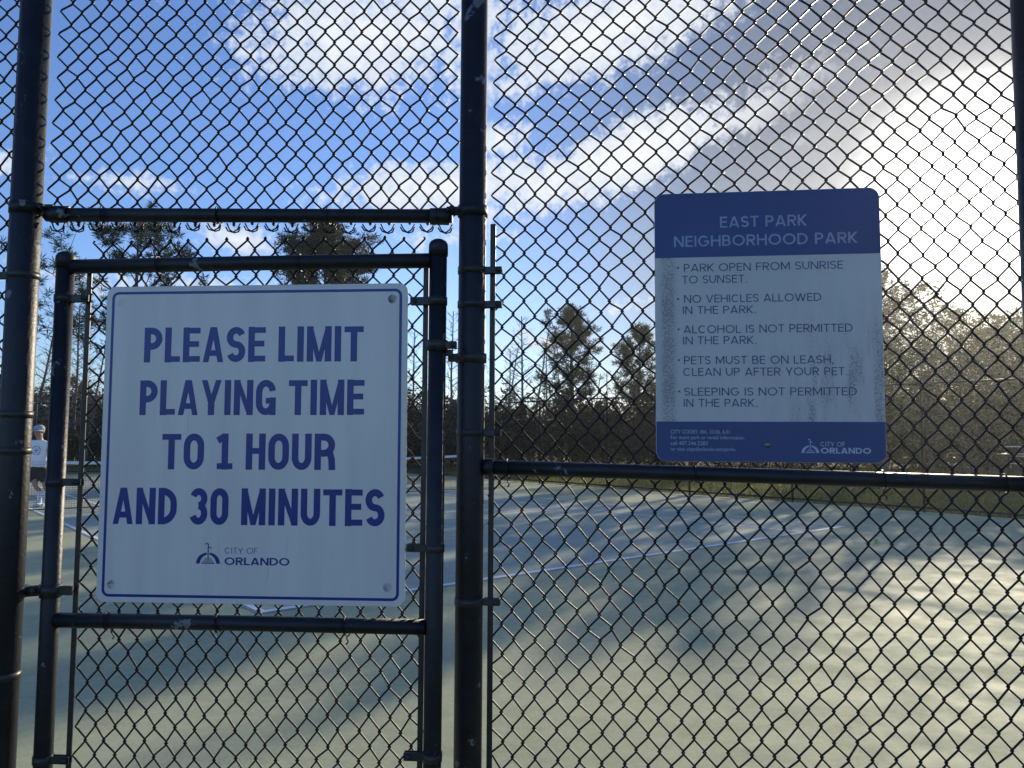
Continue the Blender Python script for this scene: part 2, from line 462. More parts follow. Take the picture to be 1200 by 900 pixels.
# ------------------------------------------------------------------ chain link
def wires(xs, z0, z1, P, pitch, r=.0024, n=6, jitter=.0016, seed=1, tip=True, yoff=0.0):
    """woven zigzag wires; xs = (x0, x1); pitch(z) = row height at z. returns verts, quads"""
    rs = np.random.RandomState(seed)
    zs = [z0]
    while zs[-1] < z1: zs.append(zs[-1] + pitch(zs[-1]) / 2)
    zs = np.array(zs); K = len(zs)
    cols = int(round((xs[1] - xs[0]) / (P / 2))); Pw = (xs[1] - xs[0]) / cols
    allV, allQ, base = [], [], 0
    node = rs.normal(0, jitter, (cols + 2, K)); nodez = rs.normal(0, jitter, (cols + 2, K))
    e = r * 1.15
    for i in range(cols):
        pts = []
        xc = xs[0] + (i + .5) * Pw
        for k in range(K):
            s = 1 if (k + i) % 2 == 0 else -1
            j = i + (1 if s > 0 else 0)
            x = xc + s * (Pw / 2) + node[j, k]; z = zs[k] + nodez[j, k]
            if tip:
                h = pitch(zs[k]) * .075
                pts += [(x - s * .0015, yoff - s * r * .75, z - h), (x + s * e, yoff, z), (x - s * .0015, yoff + s * r * .75, z + h)]
            else:
                pts.append((x, yoff, z))
        P_ = np.array(pts)
        if tip:                                                         # slow sag and bow of the stretched fabric
            P_[:, 0] += .0045 * np.sin(P_[:, 2] * 2.3 + xc * 1.7 + seed) + .002 * np.sin(P_[:, 2] * 7.1 + xc * 5.0)
            P_[:, 2] += .0050 * np.sin(xc * 4.1 + P_[:, 2] * 1.3 + seed * 2)
            P_[:, 1] += .0040 * np.sin(xc * 5.3 + P_[:, 2] * 3.7 + seed)
        T = np.gradient(P_, axis=0); T /= np.linalg.norm(T, axis=1)[:, None]
        Nn = np.array((0, 1.0, 0)) - T * T[:, 1:2]; Nn /= np.linalg.norm(Nn, axis=1)[:, None]
        B = np.cross(T, Nn)
        a = np.arange(n) * 2 * math.pi / n
        V = (P_[:, None, :] + r * (np.cos(a)[None, :, None] * Nn[:, None, :] + np.sin(a)[None, :, None] * B[:, None, :])).reshape(-1, 3)
        m = len(P_)
        ii = np.arange(m - 1)[:, None] * n; k0 = np.arange(n)[None, :]; k1 = (k0 + 1) % n
        Q = np.stack([ii + k0, ii + k1, ii + n + k1, ii + n + k0], -1).reshape(-1, 4) + base
        allV.append(V); allQ.append(Q); base += len(V)
    return np.concatenate(allV), np.concatenate(allQ)


def mesh_panel(parent, xs, z0, z1, P, pitch, seed, **kw):
    V, Q = wires(xs, z0, z1, P, pitch, seed=seed, **kw)
    return link('mesh_panel', big_mesh('chain_link_mesh', V, Q, M['wire'], True), parent)


def pitch_near(z):                      # diamonds a little stretched towards the ground
    return .0575 + (.0690 - .0575) * min(1, max(0, (2.35 - z) / 1.1))


def band(parent, post_r, z, lug, lug_len=.026, h=.017, px=0.0, py=0.0, ang=0.0, twobolt=True, name='tension_band'):
    """strap round a post with a lug that clamps the tension bar"""
    mb = MB()
    mb.lathe([(post_r - .001, -h / 2), (post_r + .0020, -h / 2), (post_r + .0020, h / 2), (post_r - .001, h / 2)], 24, (px, py, z))
    c, s = math.cos(ang), math.sin(ang)
    L = post_r + lug_len
    R = Matrix.Rotation(ang, 3, 'Z')
    for off in (-.006, .006):
        mb.box(px + c * (post_r + lug_len / 2 + .004) - s * off * 1.0, py + s * (post_r + lug_len / 2 + .004) + c * off, z, lug_len + .014, .0035, h, R, .001)
    mb.lathe([(.0062, -.014), (.0062, .010), (.004, .016)], 8, (px + c * (post_r + lug_len), py + s * (post_r + lug_len), z), 'Y')
    return mb.build(name, M['bar'], parent)


def tie(parent, x, z, r, seed, y=0.0, tail=.03):
    """twisted wire tie looped round a rail, ends sticking out"""
    rs = random.Random(seed)
    pts = []
    for k in range(15):
        a = k / 14 * 2 * math.pi * 1.05 - 1.2
        pts.append((x + (k / 14 - .5) * .010 + rs.uniform(-.001, .001), y + (r + .0035) * math.cos(a), z + (r + .0035) * math.sin(a)))
    t0 = pts[-1]; sl = rs.uniform(-.0015, .0015)
    for k in range(1, 6):
        pts.append((t0[0] + .0035 * math.sin(k * 1.9) + sl * k, t0[1] + .003 * math.cos(k * 2.) * (k > 1), t0[2] + tail * k / 5))
    mb = MB(); mb.tube(pts, .0018, 6)
    return mb.build('wire_tie', M['wire'], parent)


def post_mb(r, z0, z1, x=0, y=0, cap=False, n=28):
    mb = MB()
    prof = [(r, z0), (r, z1)]
    if cap: prof = [(r, z0), (r, z1)]
    mb.lathe(prof, n, (x, y, 0))
    return mb

# ---- the near fence
FY = 1.88
nf = thing('chain_link_fence', 'tall black chain link fence in front with thick posts, holding the gate', 'fence', (0, 0, 0))
LX, CX = -1.2105, -.1003
PR_L, PR_C = .0345, .0335
post_mb(PR_L, -.05, 3.08, LX, FY).build('post', M['black'], nf)
post_mb(PR_C, -.05, 3.08, CX, FY).build('post', M['black'], nf)
# right-hand bay swings a little towards the viewer
RA = rad(-6.85)
bay = bpy.data.objects.new('right_bay', None)
def bayp(s, y=0.0, z=0.0):
    return (-.0965 + math.cos(RA) * s - math.sin(RA) * y, FY + math.sin(RA) * s + math.cos(RA) * y, z)
bpy.data.objects.remove(bay)
BM = Matrix.Translation((-.0965, FY, 0)) @ Matrix.Rotation(RA, 4, 'Z')
def bay_obj(o):
    o.matrix_local = BM
    return o
S2 = 1.300
bay_obj(post_mb(.0335, -.05, 3.08, S2, 0).build('post', M['black'], nf))
bay_obj(post_mb(.0335, -.05, 3.08, S2 + 1.55, 0).build('post', M['black'], nf))
post_mb(.0335, -.05, 3.08, LX - 1.5, FY).build('post', M['black'], nf)
# transom over the gate opening, with its end cups
TZ = 2.160
mb = MB(); mb.tube([(LX + .05, FY, TZ - .001), (-.6, FY - .001, TZ - .0005), (CX - .05, FY, TZ + .001)], .0172, 18); mb.build('transom_rail', M['black'], nf)
for x, sg in ((LX, 1), (CX, -1)):
    mb = MB()
    pr = PR_L if sg > 0 else PR_C
    mb.lathe([(pr - .001, -.013), (pr + .004, -.013), (pr + .004, .013), (pr - .001, .013)], 26, (x, FY, TZ + .012))
    mb.box(x + sg * (pr + .014), FY, TZ + .014, .036, .008, .022, None, .002)
    x0 = x + sg * (pr + .022)
    mb.tube([(x0, FY, TZ + .002), (x0 + sg * .006, FY, TZ), (x0 + sg * .05, FY, TZ)], [.012, .0215, .0205], 18)
    mb.lathe([(.007, -.03), (.007, -.018), (.004, -.014)], 8, (x + sg * (pr + .016), FY, TZ + .014), 'Y')
    mb.build('rail_end_cup', M['black'], nf)
for i, x in enumerate((-1.02, -.735, -.46, -.19)): tie(nf, x, TZ, .0172, i + 5, FY, .026)
# mesh above the gate, left bay, right bay
P0 = .0489
mesh_panel(nf, (LX + .045, CX - .045), 2.146, 3.05, P0, pitch_near, 3, yoff=FY + .024)
mb = MB()                                                               # knuckled selvage hanging below the transom
ncol = int(round((CX - LX - .09) / P0)); Pw = (CX - LX - .09) / ncol
rs = random.Random(4)
for i in range(ncol):
    x = LX + .045 + (i + .5) * Pw + rs.uniform(-.003, .003); dz = rs.uniform(-.003, .003)
    for s in (-1, 1):
        mb.tube([(x - s * .017, FY + .022, 2.146), (x - s * .010, FY + .022, 2.132 + dz), (x + s * .001, FY + .022 + s * .003, 2.124 + dz), (x + s * .012, FY + .020 + s * .004, 2.127 + dz), (x + s * .018, FY + .018, 2.137 + dz)], .0019, 6)
mb.build('mesh_selvage', M['wire'], nf)
mesh_panel(nf, (LX - 1.47, LX - .045), .06, 3.05, .0489, pitch_near, 5, yoff=FY + .024)
bay_obj(mesh_panel(nf, (.046, S2 - .002), .06, 3.05, .0535, pitch_near, 7, yoff=.024))
bay_obj(mesh_panel(nf, (S2 + .002, S2 + 1.52), .06, 3.05, .0535, pitch_near, 8, yoff=.024))
mb = MB(); mb.tube([(.030, 0, 1.541), (.65, 0, 1.5275), (S2 - .03, 0, 1.5140)], .0178, 18); bay_obj(mb.build('mid_rail', M['black'], nf))
mb = MB(); mb.tube([(S2 + .03, 0, 1.514), (S2 + 1.52, 0, 1.505)], .0178, 18); bay_obj(mb.build('mid_rail', M['black'], nf))
mb = MB(); mb.tube([(LX - 1.5, FY, 3.05), (CX, FY, 3.05)], .0205, 16); mb.build('top_rail', M['black'], nf)
mb = MB(); mb.tube([(0, 0, 3.05), (S2 + 1.55, 0, 3.05)], .0205, 16); bay_obj(mb.build('top_rail', M['black'], nf))
mb = MB(); mb.tube([(-.005, 0, 1.541), (.03, 0, 1.541), (.034, 0, 1.541), (.055, 0, 1.541)], [.012, .013, .0215, .0205], 16); bay_obj(mb.build('rail_end_cup', M['black'], nf))
for i, s_ in enumerate((.086, .53, .95, 1.21)):
    z = 1.541 - .027 * s_ / S2
    bay_obj(tie(nf, s_, z, .0178, i + 15, 0, .024 if i % 2 else -.03))
# tension bar of the right bay and its bands
mb = MB(); mb.box(.0455, .017, 1.09, .0135, .006, 2.11, None, .0015); bay_obj(mb.build('tension_bar', M['bar'], nf))
for z in (2.0235, 1.9384, 1.624, 1.2198, .80, .35): band(nf, PR_C, z, 1, .031, px=CX, py=FY, ang=RA)
mb = MB(); mb.box(LX - .047, FY + .017, 1.55, .013, .006, 2.95, None, .0015); mb.build('tension_bar', M['bar'], nf)
for z in (2.005, 1.662, 1.574, 1.04, .6): band(nf, PR_L, z, -1, .030, px=LX, py=FY, ang=math.pi)

# ---- the gate
GA = rad(-3.96)
gate = thing('gate', 'narrow black pipe frame gate with chain link infill, hung ajar between two fence posts', 'gate', (-1.1187, 1.90, 0), GA)
GW = .9410
def gpipe(name, x, z0, z1, r=.0212):
    mb = MB(); mb.lathe([(r, z0), (r, z1)], 24, (x, 0, 0)); o = mb.build(name, M['black'], gate)
    return o
for x, zt in ((0, 2.052), (GW, 2.072)):
    o = gpipe('gate_upright', x, .08, zt)
    mb = MB(); r = .0235
    mb.lathe([(r, zt - .022), (r, zt - .002), (r * .97, zt + .006), (r * .8, zt + .013), (r * .45, zt + .018), (.004, zt + .0195)], 24, (x, 0, 0))
    mb.build('cap', M['black'], o)
def grail(z0, z1):
    mb = MB(); mb.tube([(.019, 0, z0), (GW * .5, 0, (z0 + z1) / 2 + .001), (GW - .019, 0, z1)], .0180, 18); mb.build('gate_rail', M['black'], gate)
grail(2.0325, 2.0385); grail(1.165, 1.168); grail(.13, .13)
mesh_panel(gate, (.056, GW - .034), .12, 2.068, .0500, pitch_near, 11, yoff=.024)
for x in (.053, GW - .032):
    mb = MB(); mb.box(x, .017, 1.07, .013, .006, 1.94, None, .0015); mb.build('tension_bar', M['bar'], gate)
for z in (1.9515, 1.4973, .838, .35): band(gate, .0212, z, 1, .036, h=.018, px=0, ang=0)
for z in (1.9393, 1.3516, .8747, .35): band(gate, .0212, z, -1, .034, h=.019, px=GW, ang=math.pi)
for i, (x, z) in enumerate(((.145, 1.166), (.42, 1.166), (.73, 1.167), (.24, 2.034), (.60, 2.036))): tie(gate, x, z, .018, i + 30, 0, .022 if i % 2 else -.03)
for i in range(2):                                                      # strap hinges reaching round the post
    z = (1.236, .32)[i]
    mb = MB()
    mb.lathe([(.0205, -.016), (.0252, -.016), (.0252, .016), (.0205, .016)], 22, (0, 0, z))
    for off in (-.007, .007): mb.box(-.040, off - .003, z - .002, .052, .004, .024, Matrix.Rotation(rad(-5), 3, 'Y'), .001)
    mb.lathe([(.008, -.020), (.008, .012), (.005, .020)], 8, (-.036, -.003, z), 'Y')
    mb.lathe([(.0350, -.012), (.0385, -.012), (.0385, .012), (.0350, .012)], 24, (LX + 1.1187, -.012, z - .004))
    mb.box(.036, 0, z, .040, .012, .022, None, .002)
    mb.build('hinge', M['bar'], gate)
mb = MB()                                                               # latch: collar, tongue and the catch
mb.lathe([(.0205, -.012), (.0255, -.012), (.0255, .012), (.0205, .012)], 22, (GW, 0, 1.832))
mb.box(GW + .028, -.006, 1.832, .040, .014, .018, None, .002)
mb.lathe([(.006, -.016), (.006, .010)], 8, (GW + .040, -.006, 1.832), 'Y')
mb.box(GW + .020, .010, 1.815, .03, .008, .016, None, .002)
mb.build('latch', M['bar'], gate)
mb = MB()
mb.lathe([(PR_C - .001, -.011), (PR_C + .004, -.011), (PR_C + .004, .011), (PR_C - .001, .011)], 24, (CX, FY, 1.806))
mb.box(CX - PR_C - .010, FY - .010, 1.806, .026, .012, .020, None, .002)
mb.build('gate_catch', M['bar'], nf)

# ------------------------------------------------------------------ lettering drawn with broad strokes
def arc(cx, cy, rx, ry, a0, a1, n=14):
    return [(cx + rx * math.cos(rad(a0 + (a1 - a0) * i / n)), cy + ry * math.sin(rad(a0 + (a1 - a0) * i / n))) for i in range(n + 1)]


def glyph(ch, W, t, geo):
    a = t / 2; L, R, B, T = a, W - a, a, 1 - a; H2 = .5
    rx = (R - L) / 2; cx = W / 2
    ry = (T - B) / 2 if geo else min((T - B) / 2, rx * 1.25)
    def oval():
        p = arc(cx, T - ry, rx, ry, 0, 180) + arc(cx, B + ry, rx, ry, 180, 360)
        return p + [p[0]]
    if ch in 'O0': return [oval()]
    if ch == 'I': return [[(W / 2, 0), (W / 2, 1)]]
    if ch == 'L': return [[(L, 0), (L, 1)], [(t * .9, B), (W, B)]]
    if ch == 'T': return [[(cx, 0), (cx, 1 - t * .9)], [(0, T), (W, T)]]
    if ch == 'H': return [[(L, 0), (L, 1)], [(R, 0), (R, 1)], [(L, .52), (R, .52)]]
    if ch == 'E': return [[(L, 0), (L, 1)], [(t * .9, T), (W, T)], [(t * .9, B), (W, B)], [(t * .9, .52), (W * .93, .52)]]
    if ch == 'F': return [[(L, 0), (L, 1)], [(t * .9, T), (W, T)], [(t * .9, .50), (W * .93, .50)]]
    if ch == 'A':
        k = a * (.95 if not geo else 1.0)
        return [[(k, 0), (cx - a * .15, 1)], [(W - k, 0), (cx + a * .15, 1)], [(W * .22, .24 + a * .2), (W * .78, .24 + a * .2)]]
    if ch == 'V': return [[(a, 1), (cx - a * .1, 0)], [(W - a, 1), (cx + a * .1, 0)]]
    if ch == 'W': return [[(a, 1), (W * .28, 0)], [(W * .28, 0), (cx, 1)], [(cx, 1), (W * .72, 0)], [(W * .72, 0), (W - a, 1)]]
    if ch == 'Y': return [[(cx, 0), (cx, .45)], [(a, 1), (cx - a * .2, .38)], [(W - a, 1), (cx + a * .2, .38)]]
    if ch == 'N': return [[(L, 0), (L, 1)], [(R, 0), (R, 1)], [(L, 1), (R, 0)]]
    if ch == 'M':
        lo = .22 if geo else 0
        return [[(L, 0), (L, 1)], [(R, 0), (R, 1)], [(L, 1), (cx, lo)], [(R, 1), (cx, lo)]]
    if ch == 'K': return [[(L, 0), (L, 1)], [(L, .36), (R, 1)], [(L + (R - L) * .25, .52), (R, 0)]]
    if ch == 'U': return [[(L, 1), (L, B + ry)] + arc(cx, B + ry, rx, ry, 180, 360)[1:-1] + [(R, B + ry), (R, 1)]]
    if ch == 'D':
        r = min(.42, (R - L) * .95) if geo else min(.34, (R - L) * .9)
        r = (T - B) / 2 if geo else r
        r2 = min(r, R - L)
        return [[(L, 0), (L, 1)], [(L, T), (R - r2, T)] + arc(R - r2, T - r, r2, r, 90, 0)[1:] + arc(R - r2, B + r, r2, r, 0, -90) + [(L, B)]]
    if ch in 'PRB':
        m = .46 if ch != 'B' else .52
        hh = (T - m) / 2; r2 = min(hh, (R - L) * .75)
        S = [[(L, 0), (L, 1)], [(L, T), (R - r2, T)] + arc(R - r2, T - hh, r2, hh, 90, -90)[1:] + [(L, m)]]
        if ch == 'R': S.append([(cx + a * .1, m), (W - a, 0)] if geo else [(R - a * .6, m + .02), (R - a * .0, .30), (R + a * .2, 0)])
        if ch == 'B':
            h3 = (m - B) / 2; S[1] = [(t * .9, T), (R - r2 - .04, T)] + arc(R - r2 - .04, T - hh, r2, hh, 90, -90)[1:] + [(t * .9, m)]
            S.append([(t * .9, m), (R - h3, m)] + arc(R - h3, B + h3, h3, h3, 90, -90)[1:] + [(t * .9, B)])
        return S
    if ch in 'CG':
        st = 42 if geo else 20
        if geo: p = arc(cx, .5, rx, (T - B) / 2, st, 360 - st, 26)
        else: p = arc(cx, T - ry, rx, ry, 8, 180) + arc(cx, B + ry, rx, ry, 180, 352)
        if ch == 'C': return [p]
        if geo:
            return [p, [(R - a * .2, B + (T - B) * .17), (R - a * .2, .50)], [(cx + rx * .15, .47), (W - a * .2, .47)]]
        return [arc(cx, T - ry, rx, ry, 8, 180) + arc(cx, B + ry, rx, ry, 180, 345), [(R, 0), (R, .5)], [(cx, .50 - a), (W, .50 - a)]]
    if ch == 'S':
        up = (T - .5) / 2; lo = (.5 - B) / 2
        return [arc(cx, T - up, rx, up, 22, 270, 16) + arc(cx, B + lo, rx, lo, 90, -158, 16)[1:]]
    if ch == '3':
        up = (T - .52) / 2; lo = (.52 - B) / 2
        return [arc(cx, T - up, rx * .95, up, 160, -90, 16), arc(cx, B + lo, rx, lo, 90, -160, 16)]
    if ch == '1': return [[(cx, 0), (cx, 1)], [(0, B), (W, B)], [(cx - a * .6, 1 - t * .55), (W * .02, .80)]]
    if ch in '.,':
        S = [[(W / 2, 0), (W / 2, t * 1.2)]]
        if ch == ',': S.append([(W / 2, .03), (W / 2 - t * .7, -.14)])
        return S
    if ch == '*': return [[(W / 2, .42), (W / 2, .42 + t * 1.5)]]
    return []


BOLD = dict(A=.62, D=.56, E=.51, G=.60, H=.57, I=.205, L=.46, M=.72, N=.58, O=.60, P=.54, R=.59, S=.56, T=.56, U=.57, Y=.62)
BOLD.update({'1': .46, '3': .54, '0': .54})
GEO = dict(A=.82, B=.66, C=.84, D=.80, E=.58, F=.56, G=.88, H=.76, I=.16, K=.68, L=.54, M=.92, N=.78, O=.98, P=.64, R=.68, S=.62, T=.64, U=.74, V=.80, W=1.2, Y=.74)
GEO.update({'.': .18, ',': .2, '*': .2, '1': .4, '3': .6, '0': .7})


def clip_y(poly, lo, hi):
    for sgn, lim in ((1, lo), (-1, -hi)):
        out = []
        for i in range(len(poly)):
            p, q = poly[i], poly[(i + 1) % len(poly)]
            a, b = sgn * p[1] - lim, sgn * q[1] - lim
            if a >= 0: out.append(p)
            if (a >= 0) != (b >= 0):
                k = a / (a - b); out.append((p[0] + (q[0] - p[0]) * k, p[1] + (q[1] - p[1]) * k))
        poly = out
        if len(poly) < 3: return []
    return poly


class Ink:
    """flat lettering, each stroke lifted a hair above the one before so none share a plane"""
    def __init__(s): s.mb = MB(); s.k = 0
    def strip(s, pts, t, X, clip=None, y=-.0004):
        P = np.array(pts, float)
        d = np.diff(P, axis=0); ln_ = np.linalg.norm(d, axis=1); keep = np.r_[True, ln_ > 1e-6]
        P = P[keep]
        if len(P) < 2: return
        closed = np.linalg.norm(P[0] - P[-1]) < 1e-6 and len(P) > 3
        d = np.diff(P, axis=0); d /= np.linalg.norm(d, axis=1)[:, None]
        nn = np.stack([-d[:, 1], d[:, 0]], 1)
        if len(P) == 2 and clip is not None and abs(d[0][0]) > 1e-4 and abs(d[0][1]) > 1e-4:
            P = np.array([P[0] - d[0] * t, P[1] + d[0] * t]) if clip else P
        L_, R_ = [], []
        for i in range(len(P)):
            if 0 < i < len(P) - 1: a, b = nn[i - 1], nn[i]
            elif closed: a, b = nn[-1], nn[0]
            else: a = b = nn[min(i, len(nn) - 1)]
            m = a + b; m /= np.linalg.norm(m); k = (t / 2) / max(.35, float(m @ a))
            L_.append(P[i] + m * k); R_.append(P[i] - m * k)
        s.k += 1
        yy = y - .000015 * s.k
        for i in range(len(P) - 1):
            q = [tuple(L_[i]), tuple(R_[i]), tuple(R_[i + 1]), tuple(L_[i + 1])]
            if clip and len(P) == 2: q = clip_y(q, 0, 1)
            if len(q) >= 3:
                s.mb.add([X(p[0], p[1], yy) for p in q], [tuple(range(len(q)))])
    def line(s, text, x0, x1, z0, h, t, table, gap, space, geo, clean=True):
        """text with cap height h whose ink spans x0..x1, baseline z0 (board coordinates)"""
        tot = 0; adv = []
        for ch in text:
            if ch == ' ': adv.append(space); tot += space; continue
            adv.append(table[ch] + gap); tot += table[ch] + gap
        tot -= gap
        k = (x1 - x0) / (tot * h)
        x = 0
        for ch, ad in zip(text, adv):
            if ch != ' ':
                s.k = 0
                X = lambda gx, gz, yy, x=x: (x0 + (x + gx) * h * k, yy, z0 + gz * h)
                diag = ch in 'AVWYNMK'
                for st in glyph(ch, table[ch], t, geo): s.strip(st, ((t * (.74 if ch in 'MN' else .86)) if ch in 'MNAYR' and len(st) == 2 and st[0][0] != st[1][0] and st[0][1] != st[1][1] and not geo else t) if len(st) != 2 or st[0][1] != st[1][1] or geo else t * .86, X, clip=True if diag else (True if ch == 'R' and len(st) == 2 and st[0][0] != st[1][0] else None))
            x += ad
        return s
    def build(s, name, mat, parent): return s.mb.build(name, mat, parent)


def rounded(w, h, r, n=8):
    pts = []
    for cx, cz, a0 in ((w / 2 - r, h - r, 0), (-w / 2 + r, h - r, 90), (-w / 2 + r, r, 180), (w / 2 - r, r, 270)):
        pts += [(cx + r * math.cos(rad(a0 + 90 * i / n)), cz + r * math.sin(rad(a0 + 90 * i / n))) for i in range(n + 1)]
    return pts


def plate(w, h, r, th, bulge=0.0):
    """rounded sheet, front face at y=0, thickness backwards, with a softened edge"""
    mb = MB(); P = rounded(w, h, r); n = len(P)
    q = rounded(w - .0016, h - .0016, r - .0008)
    V = [(x, 0, z + .0008) for x, z in q] + [(x, .0008, z) for x, z in P] + [(x, th, z) for x, z in P]
    F = [tuple(range(n - 1, -1, -1)), tuple(2 * n + i for i in range(n))]
    for i in range(n):
        j = (i + 1) % n
        F.append((i, j, n + j, n + i)); F.append((n + i, n + j, 2 * n + j, 2 * n + i))
    mb.add(V, F)
    return mb


def emblem(ink, x, z, s):
    """domed fountain emblem: thick arch, tiered dome, base bar and a tall spout with two hooks; s = height of arch"""
    X = lambda a, b, yy: (x + a * s, yy, z + b * s)
    for a0, a1 in ((180, 97), (83, 0)):
        n = 12; A = [a0 + (a1 - a0) * i / n for i in range(n + 1)]
        ink.k += 1; yy = -.0004 - .000015 * ink.k
        for i in range(n):
            q = []
            for aa, ro in ((A[i], 1), (A[i + 1], 1)): q.append((1.12 * math.cos(rad(aa)), math.sin(rad(aa))))
            for aa in (A[i + 1], A[i]):
                th = .14 + .22 * abs(math.cos(rad(aa)))
                q.append(((1.12 - th) * math.cos(rad(aa)), (1 - th * 1.0) * max(0, math.sin(rad(aa)))))
            ink.mb.add([X(p[0], p[1], yy) for p in q], [(0, 1, 2, 3)])
    ink.strip([(-.60, .05), (.60, .05)], .10, X)
    for zz, hw in ((.20, .50), (.33, .40), (.46, .26)):
        k = int(hw * 2 / .13)
        for j in range(k):
            xa = -hw + (j + .5) * 2 * hw / k
            ink.strip([(xa - .04, zz), (xa + .04, zz)], .085, X)
    ink.strip([(0, .52), (0, 1.62)], .085, X)
    ink.strip([(0, 1.62)] + [(-.13 + .13 * math.cos(rad(a)), 1.70 + .13 * math.sin(rad(a))) for a in range(0, 200, 20)], .085, X)
    ink.strip([(0, 1.32)] + [(.13 + .13 * math.cos(rad(a)), 1.36 + .12 * math.sin(rad(a))) for a in range(170, -30, -20)], .075, X)


def bolt(parent, x, z, r=.0085, y=0.0):
    mb = MB()
    mb.lathe([(r * 1.25, 0), (r * 1.25, .0012), (r, .0014), (r, .003), (r * .82, .0048), (r * .4, .0058), (.0005, .0060)], 18, (0, 0, 0), 'Y')
    o = mb.build('bolt', M['galv'], parent, (x, y, z))
    return o


# ---- playing time sign on the gate
W1, H1 = .7555, .7690
s1 = thing('playing_time_sign', 'white square sign with big blue capitals about playing time, fixed to the gate', 'sign', (0, 0, 0), GA)
gx, gz = .4945, 1.2125
s1.location = Matrix.Translation((-1.1187, 1.90, 0)) @ Matrix.Rotation(GA, 4, 'Z') @ Vector((gx, -.004, gz))
s1.rotation_euler = (0, rad(-.25), GA)
plate(W1, H1, .022, .003).build('panel', M['sign_white'], s1)
ink = Ink()
bo = rounded(W1 - .0350, H1 - .0330, .014); t_ = .0066
bp = [(x, z + .0165) for x, z in bo]; bp.append(bp[0])
ink.strip(bp, t_, lambda a, b, yy: (a, yy, b)); ink.build('border', M['sign_blue'], s1)
fx = lambda u: (u - .5) * W1
fz = lambda v: (1 - v) * H1
for text, u0, u1, v0, v1 in (('PLEASE LIMIT', .133, .858, .134, .246), ('PLAYING TIME', .124, .863, .303, .414), ('TO 1 HOUR', .204, .771, .472, .585), ('AND 30 MINUTES', .047, .933, .643, .757)):
    ink = Ink(); ink.line(text, fx(u0), fx(u1), fz(v1), (v1 - v0) * H1, .190, BOLD, .085, .30, False); ink.build('lettering', M['sign_blue'], s1)
ink = Ink()
emblem(ink, fx(.3665), fz(.877), .0265)
ink.line('CITY OF', fx(.4205), fx(.527), fz(.845), .0140, .085, GEO, .16, .42, True)
ink.line('ORLANDO', fx(.4205), fx(.631), fz(.880), .0178, .17, GEO, .10, .4, True)
ink.build('city_logo', M['sign_blue'], s1)
for u, v in ((.050, .052), (.949, .050), (.050, .945), (.945, .942)): bolt(s1, fx(u), fz(v))

# ---- park rules sign on the right bay
W2, H2_ = .5175, .6420
s2 = thing('park_rules_sign', 'weathered park rules sign with dark blue header and footer bands above the mid rail', 'sign')
s2.location = Vector(bayp(.7005, -.006, 1.5585)); s2.rotation_euler = (0, rad(-.05), RA)
plate(W2, H2_, .024, .003).build('panel', M['notice_white'], s2)
fx2 = lambda u: (u - .5) * W2
fz2 = lambda v: (1 - v) * H2_
def board_slice(name, v0, v1):
    P = [p for p in rounded(W2 - .0016, H2_ - .0016, .0232)]
    P = [(x, z + .0008) for x, z in P]
    P = clip_y(P, fz2(v1), fz2(v0))
    mb = MB(); n = len(P)
    mb.add([(x, -.0003, z) for x, z in P], [tuple(range(n - 1, -1, -1))])
    return mb.build(name, M['notice_blue'], s2)
board_slice('header_band', 0, .2435); board_slice('footer_band', .8535, 1)
pu = lambda px: (px - 767) / 265.5
pv = lambda py: (py - 224.8) / 316.7
ink = Ink()
Y = dict(y=-.0009)
def rule(ink, text, x0, x1, yb, hpx, t=.115, gap=.13, space=.42):
    ink.line(text, fx2(pu(x0)), fx2(pu(x1)), fz2(pv(yb)), hpx / 316.7 * H2_, t, GEO, gap, space, True)
rule(ink, 'EAST PARK', 846, 948, 267.5, 13.2, .15)
rule(ink, 'NEIGHBORHOOD PARK', 790.5, 1006, 289.3, 13.0, .15)
o = ink.build('header_lettering', M['faded_letter'], s2); o.location.y = -.0004
ink = Ink()
for text, x0, x1, yb in (('PARK OPEN FROM SUNRISE', 802, 989, 319), ('TO SUNSET.', 800, 877, 333), ('NO VEHICLES ALLOWED', 802, 963, 356), ('IN THE PARK.', 800, 887, 369.3),
                         ('ALCOHOL IS NOT PERMITTED', 801, 998, 392), ('IN THE PARK.', 800, 887, 405), ('PETS MUST BE ON LEASH,', 801, 976, 428.3), ('CLEAN UP AFTER YOUR PET.', 800, 991, 442), ('SLEEPING IS NOT PERMITTED', 801, 1001, 465), ('IN THE PARK.', 800, 887, 478)):
    rule(ink, text, x0, x1, yb, 9.3)
for yb in (319, 356, 392, 428.3, 465): rule(ink, '*', 793.5, 796.5, yb, 9.3, .15)
ink.build('rules_lettering', M['notice_letter'], s2)


def small_text(text, x, z, h, mat, parent, width=None):
    cu = bpy.data.curves.new('fine_print', 'FONT'); cu.body = text; cu.size = h * 1.37
    tmp = bpy.data.objects.new('fine_print', cu); COL.objects.link(tmp)
    dg = bpy.context.evaluated_depsgraph_get(); dg.update()
    me = bpy.data.meshes.new_from_object(tmp.evaluated_get(dg))
    bpy.data.objects.remove(tmp); bpy.data.curves.remove(cu)
    n = len(me.vertices); co = np.empty(n * 3); me.vertices.foreach_get('co', co); co = co.reshape(-1, 3)
    k = (width / co[:, 0].max()) if width else 1.0
    out = np.stack([co[:, 0] * k + x, np.full(n, -.0009), co[:, 1] + z], 1)
    me.vertices.foreach_set('co', out.ravel()); me.materials.clear(); me.materials.append(mat); me.update()
    return me


